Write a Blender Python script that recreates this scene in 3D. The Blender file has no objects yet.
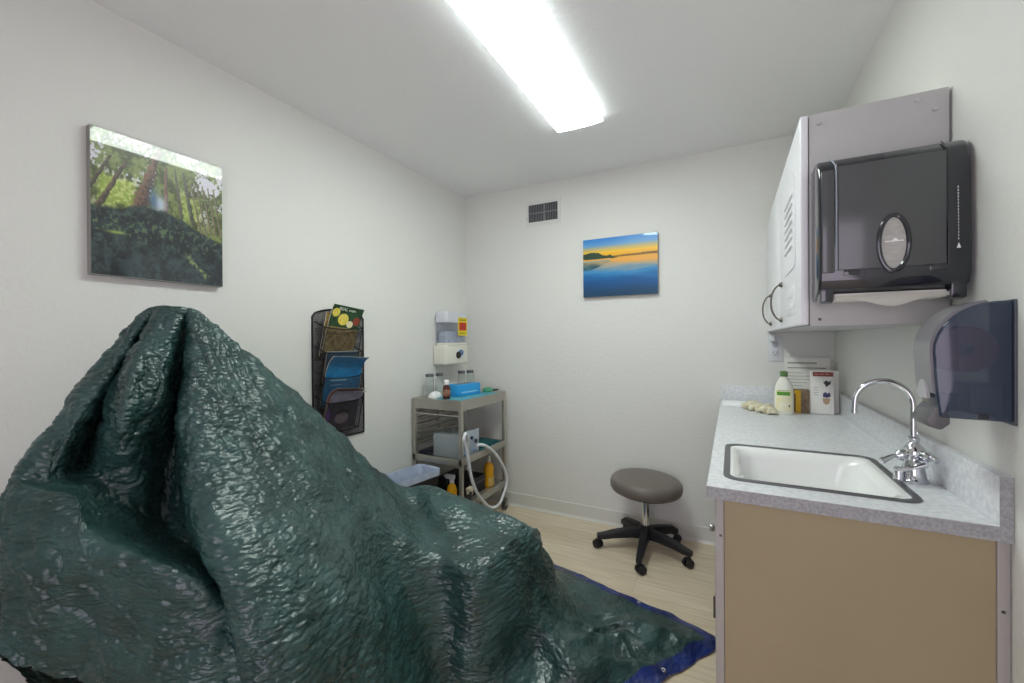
import bpy, bmesh, math, random
import numpy as np
from mathutils import Matrix, Vector, Euler
C = bpy.context.scene
COL = C.collection
PI = math.pi
XL, XR, YB, YF, ZC = -1.923, 0.508, 2.895, -0.95, 2.44
WT = 0.10

# ------------------------------------------------------------------ helpers
def lin(h):
    h = h.lstrip('#')
    v = [int(h[i:i+2], 16)/255 for i in (0, 2, 4)]
    return [c/12.92 if c <= .04045 else ((c+.055)/1.055)**2.4 for c in v]

MATS = {}
def mat(name, col='#808080', rough=.5, metal=0., coat=0., coat_rough=.05, spec=.5, trans=0., ior=1.45, alpha=1.,
        var=None, var_scale=20., bump=0., bump_scale=80., bump_dist=.002, emis=None, emis_str=0., attr=None, stretch=None):
    if name in MATS: return MATS[name]
    m = bpy.data.materials.new(name); m.use_nodes = True
    nt = m.node_tree; N = nt.nodes; L = nt.links
    b = N['Principled BSDF']
    b.inputs['Base Color'].default_value = (*lin(col), 1)
    b.inputs['Roughness'].default_value = rough
    b.inputs['Metallic'].default_value = metal
    b.inputs['Specular IOR Level'].default_value = spec
    b.inputs['Coat Weight'].default_value = coat
    b.inputs['Coat Roughness'].default_value = coat_rough
    b.inputs['Transmission Weight'].default_value = trans
    b.inputs['IOR'].default_value = ior
    b.inputs['Alpha'].default_value = alpha
    tc = N.new('ShaderNodeTexCoord'); mp = N.new('ShaderNodeMapping')
    L.new(tc.outputs['Object'], mp.inputs['Vector'])
    if stretch: mp.inputs['Scale'].default_value = stretch
    if var:
        n = N.new('ShaderNodeTexNoise'); n.inputs['Scale'].default_value = var_scale; n.inputs['Detail'].default_value = 5
        L.new(mp.outputs['Vector'], n.inputs['Vector'])
        r = N.new('ShaderNodeValToRGB')
        r.color_ramp.elements[0].position = .35; r.color_ramp.elements[1].position = .65
        r.color_ramp.elements[0].color = (*lin(col), 1); r.color_ramp.elements[1].color = (*lin(var), 1)
        L.new(n.outputs['Fac'], r.inputs['Fac']); L.new(r.outputs['Color'], b.inputs['Base Color'])
    if attr:
        a = N.new('ShaderNodeVertexColor'); a.layer_name = attr
        L.new(a.outputs['Color'], b.inputs['Base Color'])
    if bump:
        n = N.new('ShaderNodeTexNoise'); n.inputs['Scale'].default_value = bump_scale; n.inputs['Detail'].default_value = 3
        L.new(mp.outputs['Vector'], n.inputs['Vector'])
        bp = N.new('ShaderNodeBump'); bp.inputs['Strength'].default_value = bump; bp.inputs['Distance'].default_value = bump_dist
        L.new(n.outputs['Fac'], bp.inputs['Height']); L.new(bp.outputs['Normal'], b.inputs['Normal'])
    if emis:
        b.inputs['Emission Color'].default_value = (*lin(emis), 1); b.inputs['Emission Strength'].default_value = emis_str
    MATS[name] = m
    return m

ORIG = {}
def tag(o, label=None, cat=None, group=None, kind=None):
    if label: o['label'] = label
    if cat: o['category'] = cat
    if group: o['group'] = group
    if kind: o['kind'] = kind
    return o

def thing(name, label, cat, loc, group=None):
    o = bpy.data.objects.new(name, None); COL.objects.link(o)
    o.empty_display_size = .05
    o.location = loc; ORIG[o.name] = Vector(loc)
    return tag(o, label, cat, group)

class B:
    """collects shapes (world coordinates through M) and links them as one mesh object"""
    def __init__(s, M=None): s.bm = bmesh.new(); s.M = M or Matrix.Identity(4)
    def _f(s, geom, M=None):
        bmesh.ops.transform(s.bm, matrix=s.M @ (M or Matrix.Identity(4)), verts=geom)
    def box(s, lo, hi, bev=0., seg=2, M=None):
        lo, hi = Vector(lo), Vector(hi)
        t = bmesh.new(); bmesh.ops.create_cube(t, size=1)
        for v in t.verts:
            v.co = Vector([(lo[i]+hi[i])/2 + v.co[i]*(hi[i]-lo[i]) for i in range(3)])
        if bev: bmesh.ops.bevel(t, geom=t.edges[:], offset=bev, segments=seg, profile=.5, affect='EDGES', clamp_overlap=True)
        return s.add(t, M)
    def add(s, t, M=None):
        me = bpy.data.meshes.new('tmp'); t.to_mesh(me); t.free()
        n = len(s.bm.verts); s.bm.from_mesh(me); bpy.data.meshes.remove(me)
        s.bm.verts.ensure_lookup_table(); s._f(s.bm.verts[n:], M); return s
    def raw(s, vs, fs, M=None):
        t = bmesh.new(); V = [t.verts.new(v) for v in vs]
        for f in fs:
            try: t.faces.new([V[i] for i in f])
            except ValueError: pass
        return s.add(t, M)
    def lathe(s, prof, loc=(0, 0, 0), seg=28, axis='Z', M=None):
        vs, fs = [], []; n = len(prof)
        for k in range(seg):
            a = 2*PI*k/seg
            for r, z in prof: vs.append((r*math.cos(a), r*math.sin(a), z))
        for k in range(seg):
            k2 = (k+1) % seg
            for j in range(n-1): fs.append((k*n+j, k2*n+j, k2*n+j+1, k*n+j+1))
        t = bmesh.new(); V = [t.verts.new(v) for v in vs]
        for f in fs: t.faces.new([V[i] for i in f])
        bmesh.ops.remove_doubles(t, verts=t.verts[:], dist=1e-6)
        bmesh.ops.holes_fill(t, edges=t.edges[:], sides=0) if False else None
        R = {'Z': Matrix.Identity(4), 'X': Matrix.Rotation(PI/2, 4, 'Y'), 'Y': Matrix.Rotation(-PI/2, 4, 'X')}[axis]
        return s.add(t, Matrix.Translation(loc) @ (M or Matrix.Identity(4)) @ R)
    def cyl(s, p0, p1, r0, r1=None, seg=20):
        p0, p1 = Vector(p0), Vector(p1); d = p1-p0; h = d.length; r1 = r0 if r1 is None else r1
        q = Vector((0, 0, 1)).rotation_difference(d.normalized()).to_matrix().to_4x4()
        return s.lathe([(0, 0), (r0, 0), (r1, h), (0, h)], p0, seg, M=q)
    def tube(s, pts, r, seg=10, cyc=False, caps=True, flat=None):
        pts = [Vector(p) for p in pts]; n = len(pts)
        rr = r if isinstance(r, (list, tuple)) else [r]*n
        vs, fs = [], []; prev = None
        for i, p in enumerate(pts):
            a = pts[(i-1) % n] if (i or cyc) else p; b = pts[(i+1) % n] if (i < n-1 or cyc) else p
            t = (b-a).normalized()
            if prev is None:
                u = t.orthogonal().normalized()
            else:
                u = (prev - t*prev.dot(t)).normalized()
            prev = u; w = t.cross(u)
            for k in range(seg):
                an = 2*PI*k/seg; vs.append(p + u*math.cos(an)*rr[i] + w*math.sin(an)*rr[i])
        for i in range(n if cyc else n-1):
            j = (i+1) % n
            for k in range(seg):
                k2 = (k+1) % seg; fs.append((i*seg+k, i*seg+k2, j*seg+k2, j*seg+k))
        if caps and not cyc:
            fs.append(tuple(range(seg-1, -1, -1))); fs.append(tuple((n-1)*seg+k for k in range(seg)))
        return s.raw(vs, fs)
    def prism(s, poly, a0, a1, axis='Z', bev=0., M=None):
        """poly: 2-D outline in the plane normal to axis, run from a0 to a1"""
        t = bmesh.new()
        def P(u, v, a): return {'Z': (u, v, a), 'X': (a, u, v), 'Y': (u, a, v)}[axis]
        lo = [t.verts.new(P(u, v, a0)) for u, v in poly]; hi = [t.verts.new(P(u, v, a1)) for u, v in poly]
        n = len(poly); t.faces.new(lo[::-1]); t.faces.new(hi)
        for i in range(n): t.faces.new((lo[i], lo[(i+1) % n], hi[(i+1) % n], hi[i]))
        bmesh.ops.recalc_face_normals(t, faces=t.faces[:])
        if bev: bmesh.ops.bevel(t, geom=t.edges[:], offset=bev, segments=2, profile=.5, affect='EDGES', clamp_overlap=True)
        return s.add(t, M)
    def loft(s, rings, cap0=False, cap1=False):
        n = len(rings[0]); vs = [p for r in rings for p in r]; fs = []
        for i in range(len(rings)-1):
            for k in range(n):
                k2 = (k+1) % n; fs.append((i*n+k, i*n+k2, (i+1)*n+k2, (i+1)*n+k))
        if cap0: fs.append(tuple(range(n-1, -1, -1)))
        if cap1: fs.append(tuple((len(rings)-1)*n+k for k in range(n)))
        return s.raw(vs, fs)
    def grid(s, fn, nu, nv, thick=0.):
        vs = [fn(i/(nu-1), j/(nv-1)) for i in range(nu) for j in range(nv)]
        fs = [(i*nv+j, (i+1)*nv+j, (i+1)*nv+j+1, i*nv+j+1) for i in range(nu-1) for j in range(nv-1)]
        if thick:
            t = bmesh.new(); V = [t.verts.new(v) for v in vs]
            for f in fs: t.faces.new([V[i] for i in f])
            bmesh.ops.solidify(t, geom=t.faces[:], thickness=thick)
            return s.add(t)
        return s.raw(vs, fs)
    def build(s, name, m, parent=None, smooth=True, angle=35, label=None, kind=None, recalc=True):
        if recalc: bmesh.ops.recalc_face_normals(s.bm, faces=s.bm.faces[:])
        me = bpy.data.meshes.new(name); s.bm.to_mesh(me); s.bm.free()
        return link(name, me, m, parent, smooth, angle, label, kind)

def link(name, me, m, parent=None, smooth=True, angle=35, label=None, kind=None):
    o = bpy.data.objects.new(name, me); COL.objects.link(o)
    for x in (m if isinstance(m, (list, tuple)) else [m]): me.materials.append(x)
    if smooth:
        me.polygons.foreach_set('use_smooth', [True]*len(me.polygons)); me.set_sharp_from_angle(angle=math.radians(angle))
    if parent is not None:
        o.parent = parent; org = ORIG[parent.name]; me.transform(Matrix.Translation(-org)); ORIG[o.name] = org.copy()
    else:
        bb = [Vector(v.co) for v in me.vertices]
        if kind != 'structure' and bb:
            lo = Vector([min(v[i] for v in bb) for i in range(3)]); hi = Vector([max(v[i] for v in bb) for i in range(3)])
            org = Vector(((lo.x+hi.x)/2, (lo.y+hi.y)/2, lo.z))
        else: org = Vector((0, 0, 0))
        me.transform(Matrix.Translation(-org)); o.location = org; ORIG[o.name] = org
    if label: o['label'] = label
    if kind: o['kind'] = kind
    return o

def dup(root, loc, label, name=None):
    r = root.copy(); r.location = loc; r['label'] = label; COL.objects.link(r)
    def rec(a, b):
        for ch in list(a.children):
            if ch.name.startswith('~'): continue
            c = ch.copy(); c.parent = b; COL.objects.link(c); rec(ch, c)
    rec(root, r); return r

def text(name, s, size, M, m, parent, ext=.0004):
    cu = bpy.data.curves.new(name, 'FONT'); cu.body = s; cu.size = size; cu.extrude = ext; cu.align_x = 'CENTER'; cu.align_y = 'CENTER'
    to = bpy.data.objects.new('tmp_text', cu); COL.objects.link(to)
    dg = bpy.context.evaluated_depsgraph_get(); me = bpy.data.meshes.new_from_object(to.evaluated_get(dg))
    bpy.data.objects.remove(to); bpy.data.curves.remove(cu)
    me.transform(M); me.name = name; me.materials.clear()
    return link(name, me, m, parent, smooth=False)

def rrect(cx, cy, w, h, r, z=None, n=6):
    pts = []
    for (sx, sy, a0) in ((1, 1, 0), (-1, 1, 90), (-1, -1, 180), (1, -1, 270)):
        for k in range(n+1):
            a = math.radians(a0 + 90*k/n)
            p = (cx+sx*(w/2-r)+r*math.cos(a), cy+sy*(h/2-r)+r*math.sin(a))
            pts.append(p if z is None else (*p, z))
    return pts

def ellipse_pts(cx, cy, rx, ry, n=32): return [(cx+rx*math.cos(2*PI*k/n), cy+ry*math.sin(2*PI*k/n)) for k in range(n)]

def catmull(pts, k=8, cyc=False):
    pts = [Vector(p) for p in pts]; out = []; n = len(pts)
    for i in range(n if cyc else n-1):
        p0 = pts[(i-1) % n] if (i or cyc) else pts[0]*2-pts[1]; p1 = pts[i]; p2 = pts[(i+1) % n]
        p3 = pts[(i+2) % n] if (i+2 < n or cyc) else p2*2-p1
        for j in range(k):
            t = j/k; out.append(.5*((2*p1)+(p2-p0)*t+(2*p0-5*p1+4*p2-p3)*t*t+(3*p1-p0-3*p2+p3)*t**3))
    if not cyc: out.append(pts[-1])
    return out

# value-noise on numpy arrays
_rng = np.random.RandomState(7)
_perm = _rng.permutation(4096)
_val = _rng.rand(4096)*2-1
def vnoise(x, y, z):
    xi, yi, zi = np.floor(x).astype(int), np.floor(y).astype(int), np.floor(z).astype(int)
    fx, fy, fz = x-xi, y-yi, z-zi
    s = lambda t: t*t*t*(t*(t*6-15)+10)
    u, v, w = s(fx), s(fy), s(fz)
    def h(a, b, c): return _val[_perm[(_perm[(_perm[a & 4095]+b) & 4095]+c) & 4095]]
    def lp(a, b, t): return a+(b-a)*t
    return lp(lp(lp(h(xi, yi, zi), h(xi+1, yi, zi), u), lp(h(xi, yi+1, zi), h(xi+1, yi+1, zi), u), v),
              lp(lp(h(xi, yi, zi+1), h(xi+1, yi, zi+1), u), lp(h(xi, yi+1, zi+1), h(xi+1, yi+1, zi+1), u), v), w)
def fbm(x, y, z=0., o=4):
    z = z+np.zeros_like(x); a, r = 1., 0.
    for k in range(o):
        r = r+a*vnoise(x+17*k, y+31*k, z+5*k); x, y, z, a = x*2.03, y*2.03, z*2.03, a*.5
    return r

def worley(x, y, z):
    xi, yi, zi = np.floor(x).astype(int), np.floor(y).astype(int), np.floor(z).astype(int)
    d1 = np.full(x.shape, 9.); d2 = np.full(x.shape, 9.)
    for a in (-1, 0, 1):
        for b in (-1, 0, 1):
            for c in (-1, 0, 1):
                k = _perm[(_perm[(_perm[(xi+a) & 4095]+yi+b) & 4095]+zi+c) & 4095]
                px = xi+a+.5+.5*_val[k]; py = yi+b+.5+.5*_val[(k+97) & 4095]; pz = zi+c+.5+.5*_val[(k+193) & 4095]
                d = (px-x)**2+(py-y)**2+(pz-z)**2
                d2 = np.minimum(d2, np.maximum(d, d1)); d1 = np.minimum(d1, d)
    return np.sqrt(d1), np.sqrt(d2)

# ------------------------------------------------------------------ materials
def wall_mat(name, col, bump=.22, scale=55):
    m = mat(name, col, rough=.62, spec=.35)
    nt = m.node_tree; N = nt.nodes; L = nt.links; b = N['Principled BSDF']
    tc = N.new('ShaderNodeTexCoord')
    n1 = N.new('ShaderNodeTexNoise'); n1.inputs['Scale'].default_value = scale; n1.inputs['Detail'].default_value = 4; n1.inputs['Distortion'].default_value = .8
    n2 = N.new('ShaderNodeTexNoise'); n2.inputs['Scale'].default_value = 9; n2.inputs['Detail'].default_value = 3; n2.inputs['Distortion'].default_value = 1.5
    r = N.new('ShaderNodeValToRGB'); r.color_ramp.elements[0].position = .42; r.color_ramp.elements[1].position = .62
    mx = N.new('ShaderNodeMath'); mx.operation = 'MULTIPLY'
    ad = N.new('ShaderNodeMath'); ad.operation = 'ADD'
    L.new(tc.outputs['Object'], n1.inputs['Vector']); L.new(tc.outputs['Object'], n2.inputs['Vector'])
    L.new(n1.outputs['Fac'], r.inputs['Fac']); L.new(r.outputs['Color'], mx.inputs[0]); mx.inputs[1].default_value = .5
    L.new(mx.outputs[0], ad.inputs[0]); L.new(n2.outputs['Fac'], ad.inputs[1])
    bp = N.new('ShaderNodeBump'); bp.inputs['Strength'].default_value = bump; bp.inputs['Distance'].default_value = .004
    L.new(ad.outputs[0], bp.inputs['Height']); L.new(bp.outputs['Normal'], b.inputs['Normal'])
    return m
M_WALL = wall_mat('painted wall', '#E0E0DC')
M_CEIL = wall_mat('painted ceiling', '#F0F1F2', .2, 40)

def floor_mat():
    m = mat('vinyl plank floor', '#C9B79A', rough=.42, spec=.4)
    nt = m.node_tree; N = nt.nodes; L = nt.links; b = N['Principled BSDF']
    tc = N.new('ShaderNodeTexCoord')
    br = N.new('ShaderNodeTexBrick'); br.offset = .37; br.inputs['Scale'].default_value = 1
    br.inputs['Brick Width'].default_value = 1.22; br.inputs['Row Height'].default_value = .18
    br.inputs['Mortar Size'].default_value = .0012; br.inputs['Mortar Smooth'].default_value = .3
    br.inputs['Color1'].default_value = (*lin('#DED1BC'), 1); br.inputs['Color2'].default_value = (*lin('#D5C6AE'), 1); br.inputs['Mortar'].default_value = (*lin('#C2B29A'), 1)
    L.new(tc.outputs['Object'], br.inputs['Vector'])
    mp = N.new('ShaderNodeMapping'); mp.inputs['Scale'].default_value = (1.6, 26, 1); L.new(tc.outputs['Object'], mp.inputs['Vector'])
    n = N.new('ShaderNodeTexNoise'); n.inputs['Scale'].default_value = 2.2; n.inputs['Detail'].default_value = 7; n.inputs['Distortion'].default_value = .6
    L.new(mp.outputs['Vector'], n.inputs['Vector'])
    r = N.new('ShaderNodeValToRGB'); r.color_ramp.elements[0].position = .3; r.color_ramp.elements[1].position = .75
    r.color_ramp.elements[0].color = (.72, .68, .62, 1); r.color_ramp.elements[1].color = (1.08, 1.07, 1.05, 1)
    L.new(n.outputs['Fac'], r.inputs['Fac'])
    mx = N.new('ShaderNodeMixRGB'); mx.blend_type = 'MULTIPLY'; mx.inputs['Fac'].default_value = .7
    L.new(br.outputs['Color'], mx.inputs['Color1']); L.new(r.outputs['Color'], mx.inputs['Color2']); L.new(mx.outputs['Color'], b.inputs['Base Color'])
    return m
M_FLOOR = floor_mat()

# ------------------------------------------------------------------ camera
f_px, yaw, pitch, roll = 422.38, .4787, -.004, -.0069
cy, sy = math.cos(yaw), math.sin(yaw)
fw = Vector((-sy*math.cos(pitch), cy*math.cos(pitch), math.sin(pitch))); ri = Vector((cy, sy, 0)); up = ri.cross(fw)
r2 = ri*math.cos(roll)+up*math.sin(roll); u2 = up*math.cos(roll)-ri*math.sin(roll)
cam = bpy.data.cameras.new('camera'); co = bpy.data.objects.new('camera', cam); COL.objects.link(co)
cam.sensor_width = 36; cam.lens = f_px*36/1024; cam.clip_start = .02
M = Matrix((r2, u2, -fw)).transposed().to_4x4(); M.translation = (0, 0, 1.278); co.matrix_world = M
C.camera = co

# ------------------------------------------------------------------ the room
def struct(b, name, m, smooth=False): return b.build(name, m, smooth=smooth, kind='structure')
struct(B().box((XL-WT, YF-.7, -.1), (XR+WT, YB+WT, 0)), 'floor', M_FLOOR)
struct(B().box((XL-WT, YF-WT, ZC), (XR+WT, YB+WT, ZC+.1)), 'ceiling', M_CEIL)
struct(B().box((XL-WT, YF-WT, 0), (XL, YB+WT, ZC)), 'wall_left', M_WALL)
struct(B().box((XR, YF-WT, 0), (XR+WT, YB+WT, ZC)), 'wall_right', M_WALL)
struct(B().box((XL, YB, 0), (XR, YB+WT, ZC)), 'wall_back', M_WALL)
DX0, DX1, DZ = -.72, .40, 2.10
struct(B().box((XL, YF-WT, 0), (DX0, YF, ZC)).box((DX1, YF-WT, 0), (XR, YF, ZC)).box((DX0, YF-WT, DZ), (DX1, YF, ZC)), 'wall_front', M_WALL)
M_BASE = mat('vinyl cove base', '#DBDAD5', rough=.5)
prof = [(0, 0), (.016, 0), (.013, .004), (.007, .014), (.006, .022), (.006, .096), (.004, .1), (0, .1)]
struct(B().prism([(YB-u, v) for u, v in prof], XL+.006, -.05, 'X'), 'baseboard_back', M_BASE)
struct(B().prism([(XL+u, v) for u, v in prof], YF, YB, 'Y'), 'baseboard_left', M_BASE)

# ------------------------------------------------------------------ light fitting
LX0, LX1, LY0, LY1 = -.840, -.588, .958, 2.178
def fixture():
    t = thing('ceiling_light', 'long white wraparound fluorescent light glowing on the ceiling', 'ceiling light', ((LX0+LX1)/2, (LY0+LY1)/2, ZC-.033))
    mw = mat('white enamel', '#ECECEC', rough=.4)
    cx = (LX0+LX1)/2; hw = (LX1-LX0)/2
    B().box((cx-hw*.72, LY0+.012, ZC-.010), (cx+hw*.72, LY1-.012, ZC-.0005), .002).build('housing', mw, t)
    md = mat('lit prismatic lens', '#F4F6F4', rough=.35, emis='#F2FDF6', emis_str=LAMP)
    ms_ = mat('lit lens side', '#F4F6F4', rough=.35, emis='#F4FDFC', emis_str=LAMP*.13)
    p = [(cx-hw*.95, ZC-.004), (cx-hw*.985, ZC-.018), (cx-hw, ZC-.024), (cx-hw*.97, ZC-.028), (cx-hw*.5, ZC-.032), (cx, ZC-.033),
         (cx+hw*.5, ZC-.032), (cx+hw*.97, ZC-.028), (cx+hw, ZC-.024), (cx+hw*.985, ZC-.018), (cx+hw*.95, ZC-.004)]
    dif = B().prism(p, LY0+.006, LY1-.006, 'Y').build('diffuser', [md, ms_], t, angle=40)
    for q in dif.data.polygons: q.material_index = 1 if abs(q.normal.x) > .8 else 0
    pe = [(cx+(u-cx)*1.015, ZC-.002+(v-ZC+.002)*1.03) for u, v in p]
    me_ = mat('lit end plate', '#F4F6F4', rough=.35, emis='#F6FAFF', emis_str=LAMP*.12)
    for y0 in (LY0, LY1-.006): B().prism(pe, y0, y0+.006, 'Y').build('end_cap', me_, t)
LAMP = 9.0
fixture()
hall = bpy.data.lights.new('hall_light', 'AREA'); hall.shape = 'RECTANGLE'; hall.size = DX1-DX0-.1; hall.size_y = 1.9
hall.energy = 6.5; hall.color = (.94, .84, 1.0)
ho = bpy.data.objects.new('hall_light', hall); COL.objects.link(ho); ho.location = ((DX0+DX1)/2, YF-.25, 1.08); ho.rotation_euler = (PI/2, 0, 0)
# area light faces -Z locally; turn it to face the room (+Y)
ho.rotation_euler = (-PI/2, 0, PI) if False else (PI/2, 0, 0)
ho.matrix_world = Matrix.Translation(ho.location) @ Vector((0, 0, -1)).rotation_difference(Vector((0, 1, 0))).to_matrix().to_4x4()
w = bpy.data.worlds.new('world'); C.world = w; w.use_nodes = True
w.node_tree.nodes['Background'].inputs[0].default_value = (.80, .76, .86, 1); w.node_tree.nodes['Background'].inputs[1].default_value = .4
C.view_settings.view_transform = 'Standard'; C.view_settings.look = 'None'; C.view_settings.gamma = 1; C.view_settings.use_curve_mapping = False
C.view_settings.exposure = 1.27
C.cycles.max_bounces = 10; C.cycles.diffuse_bounces = 6; C.cycles.transparent_max_bounces = 12
C.cycles.use_denoising = True

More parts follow.
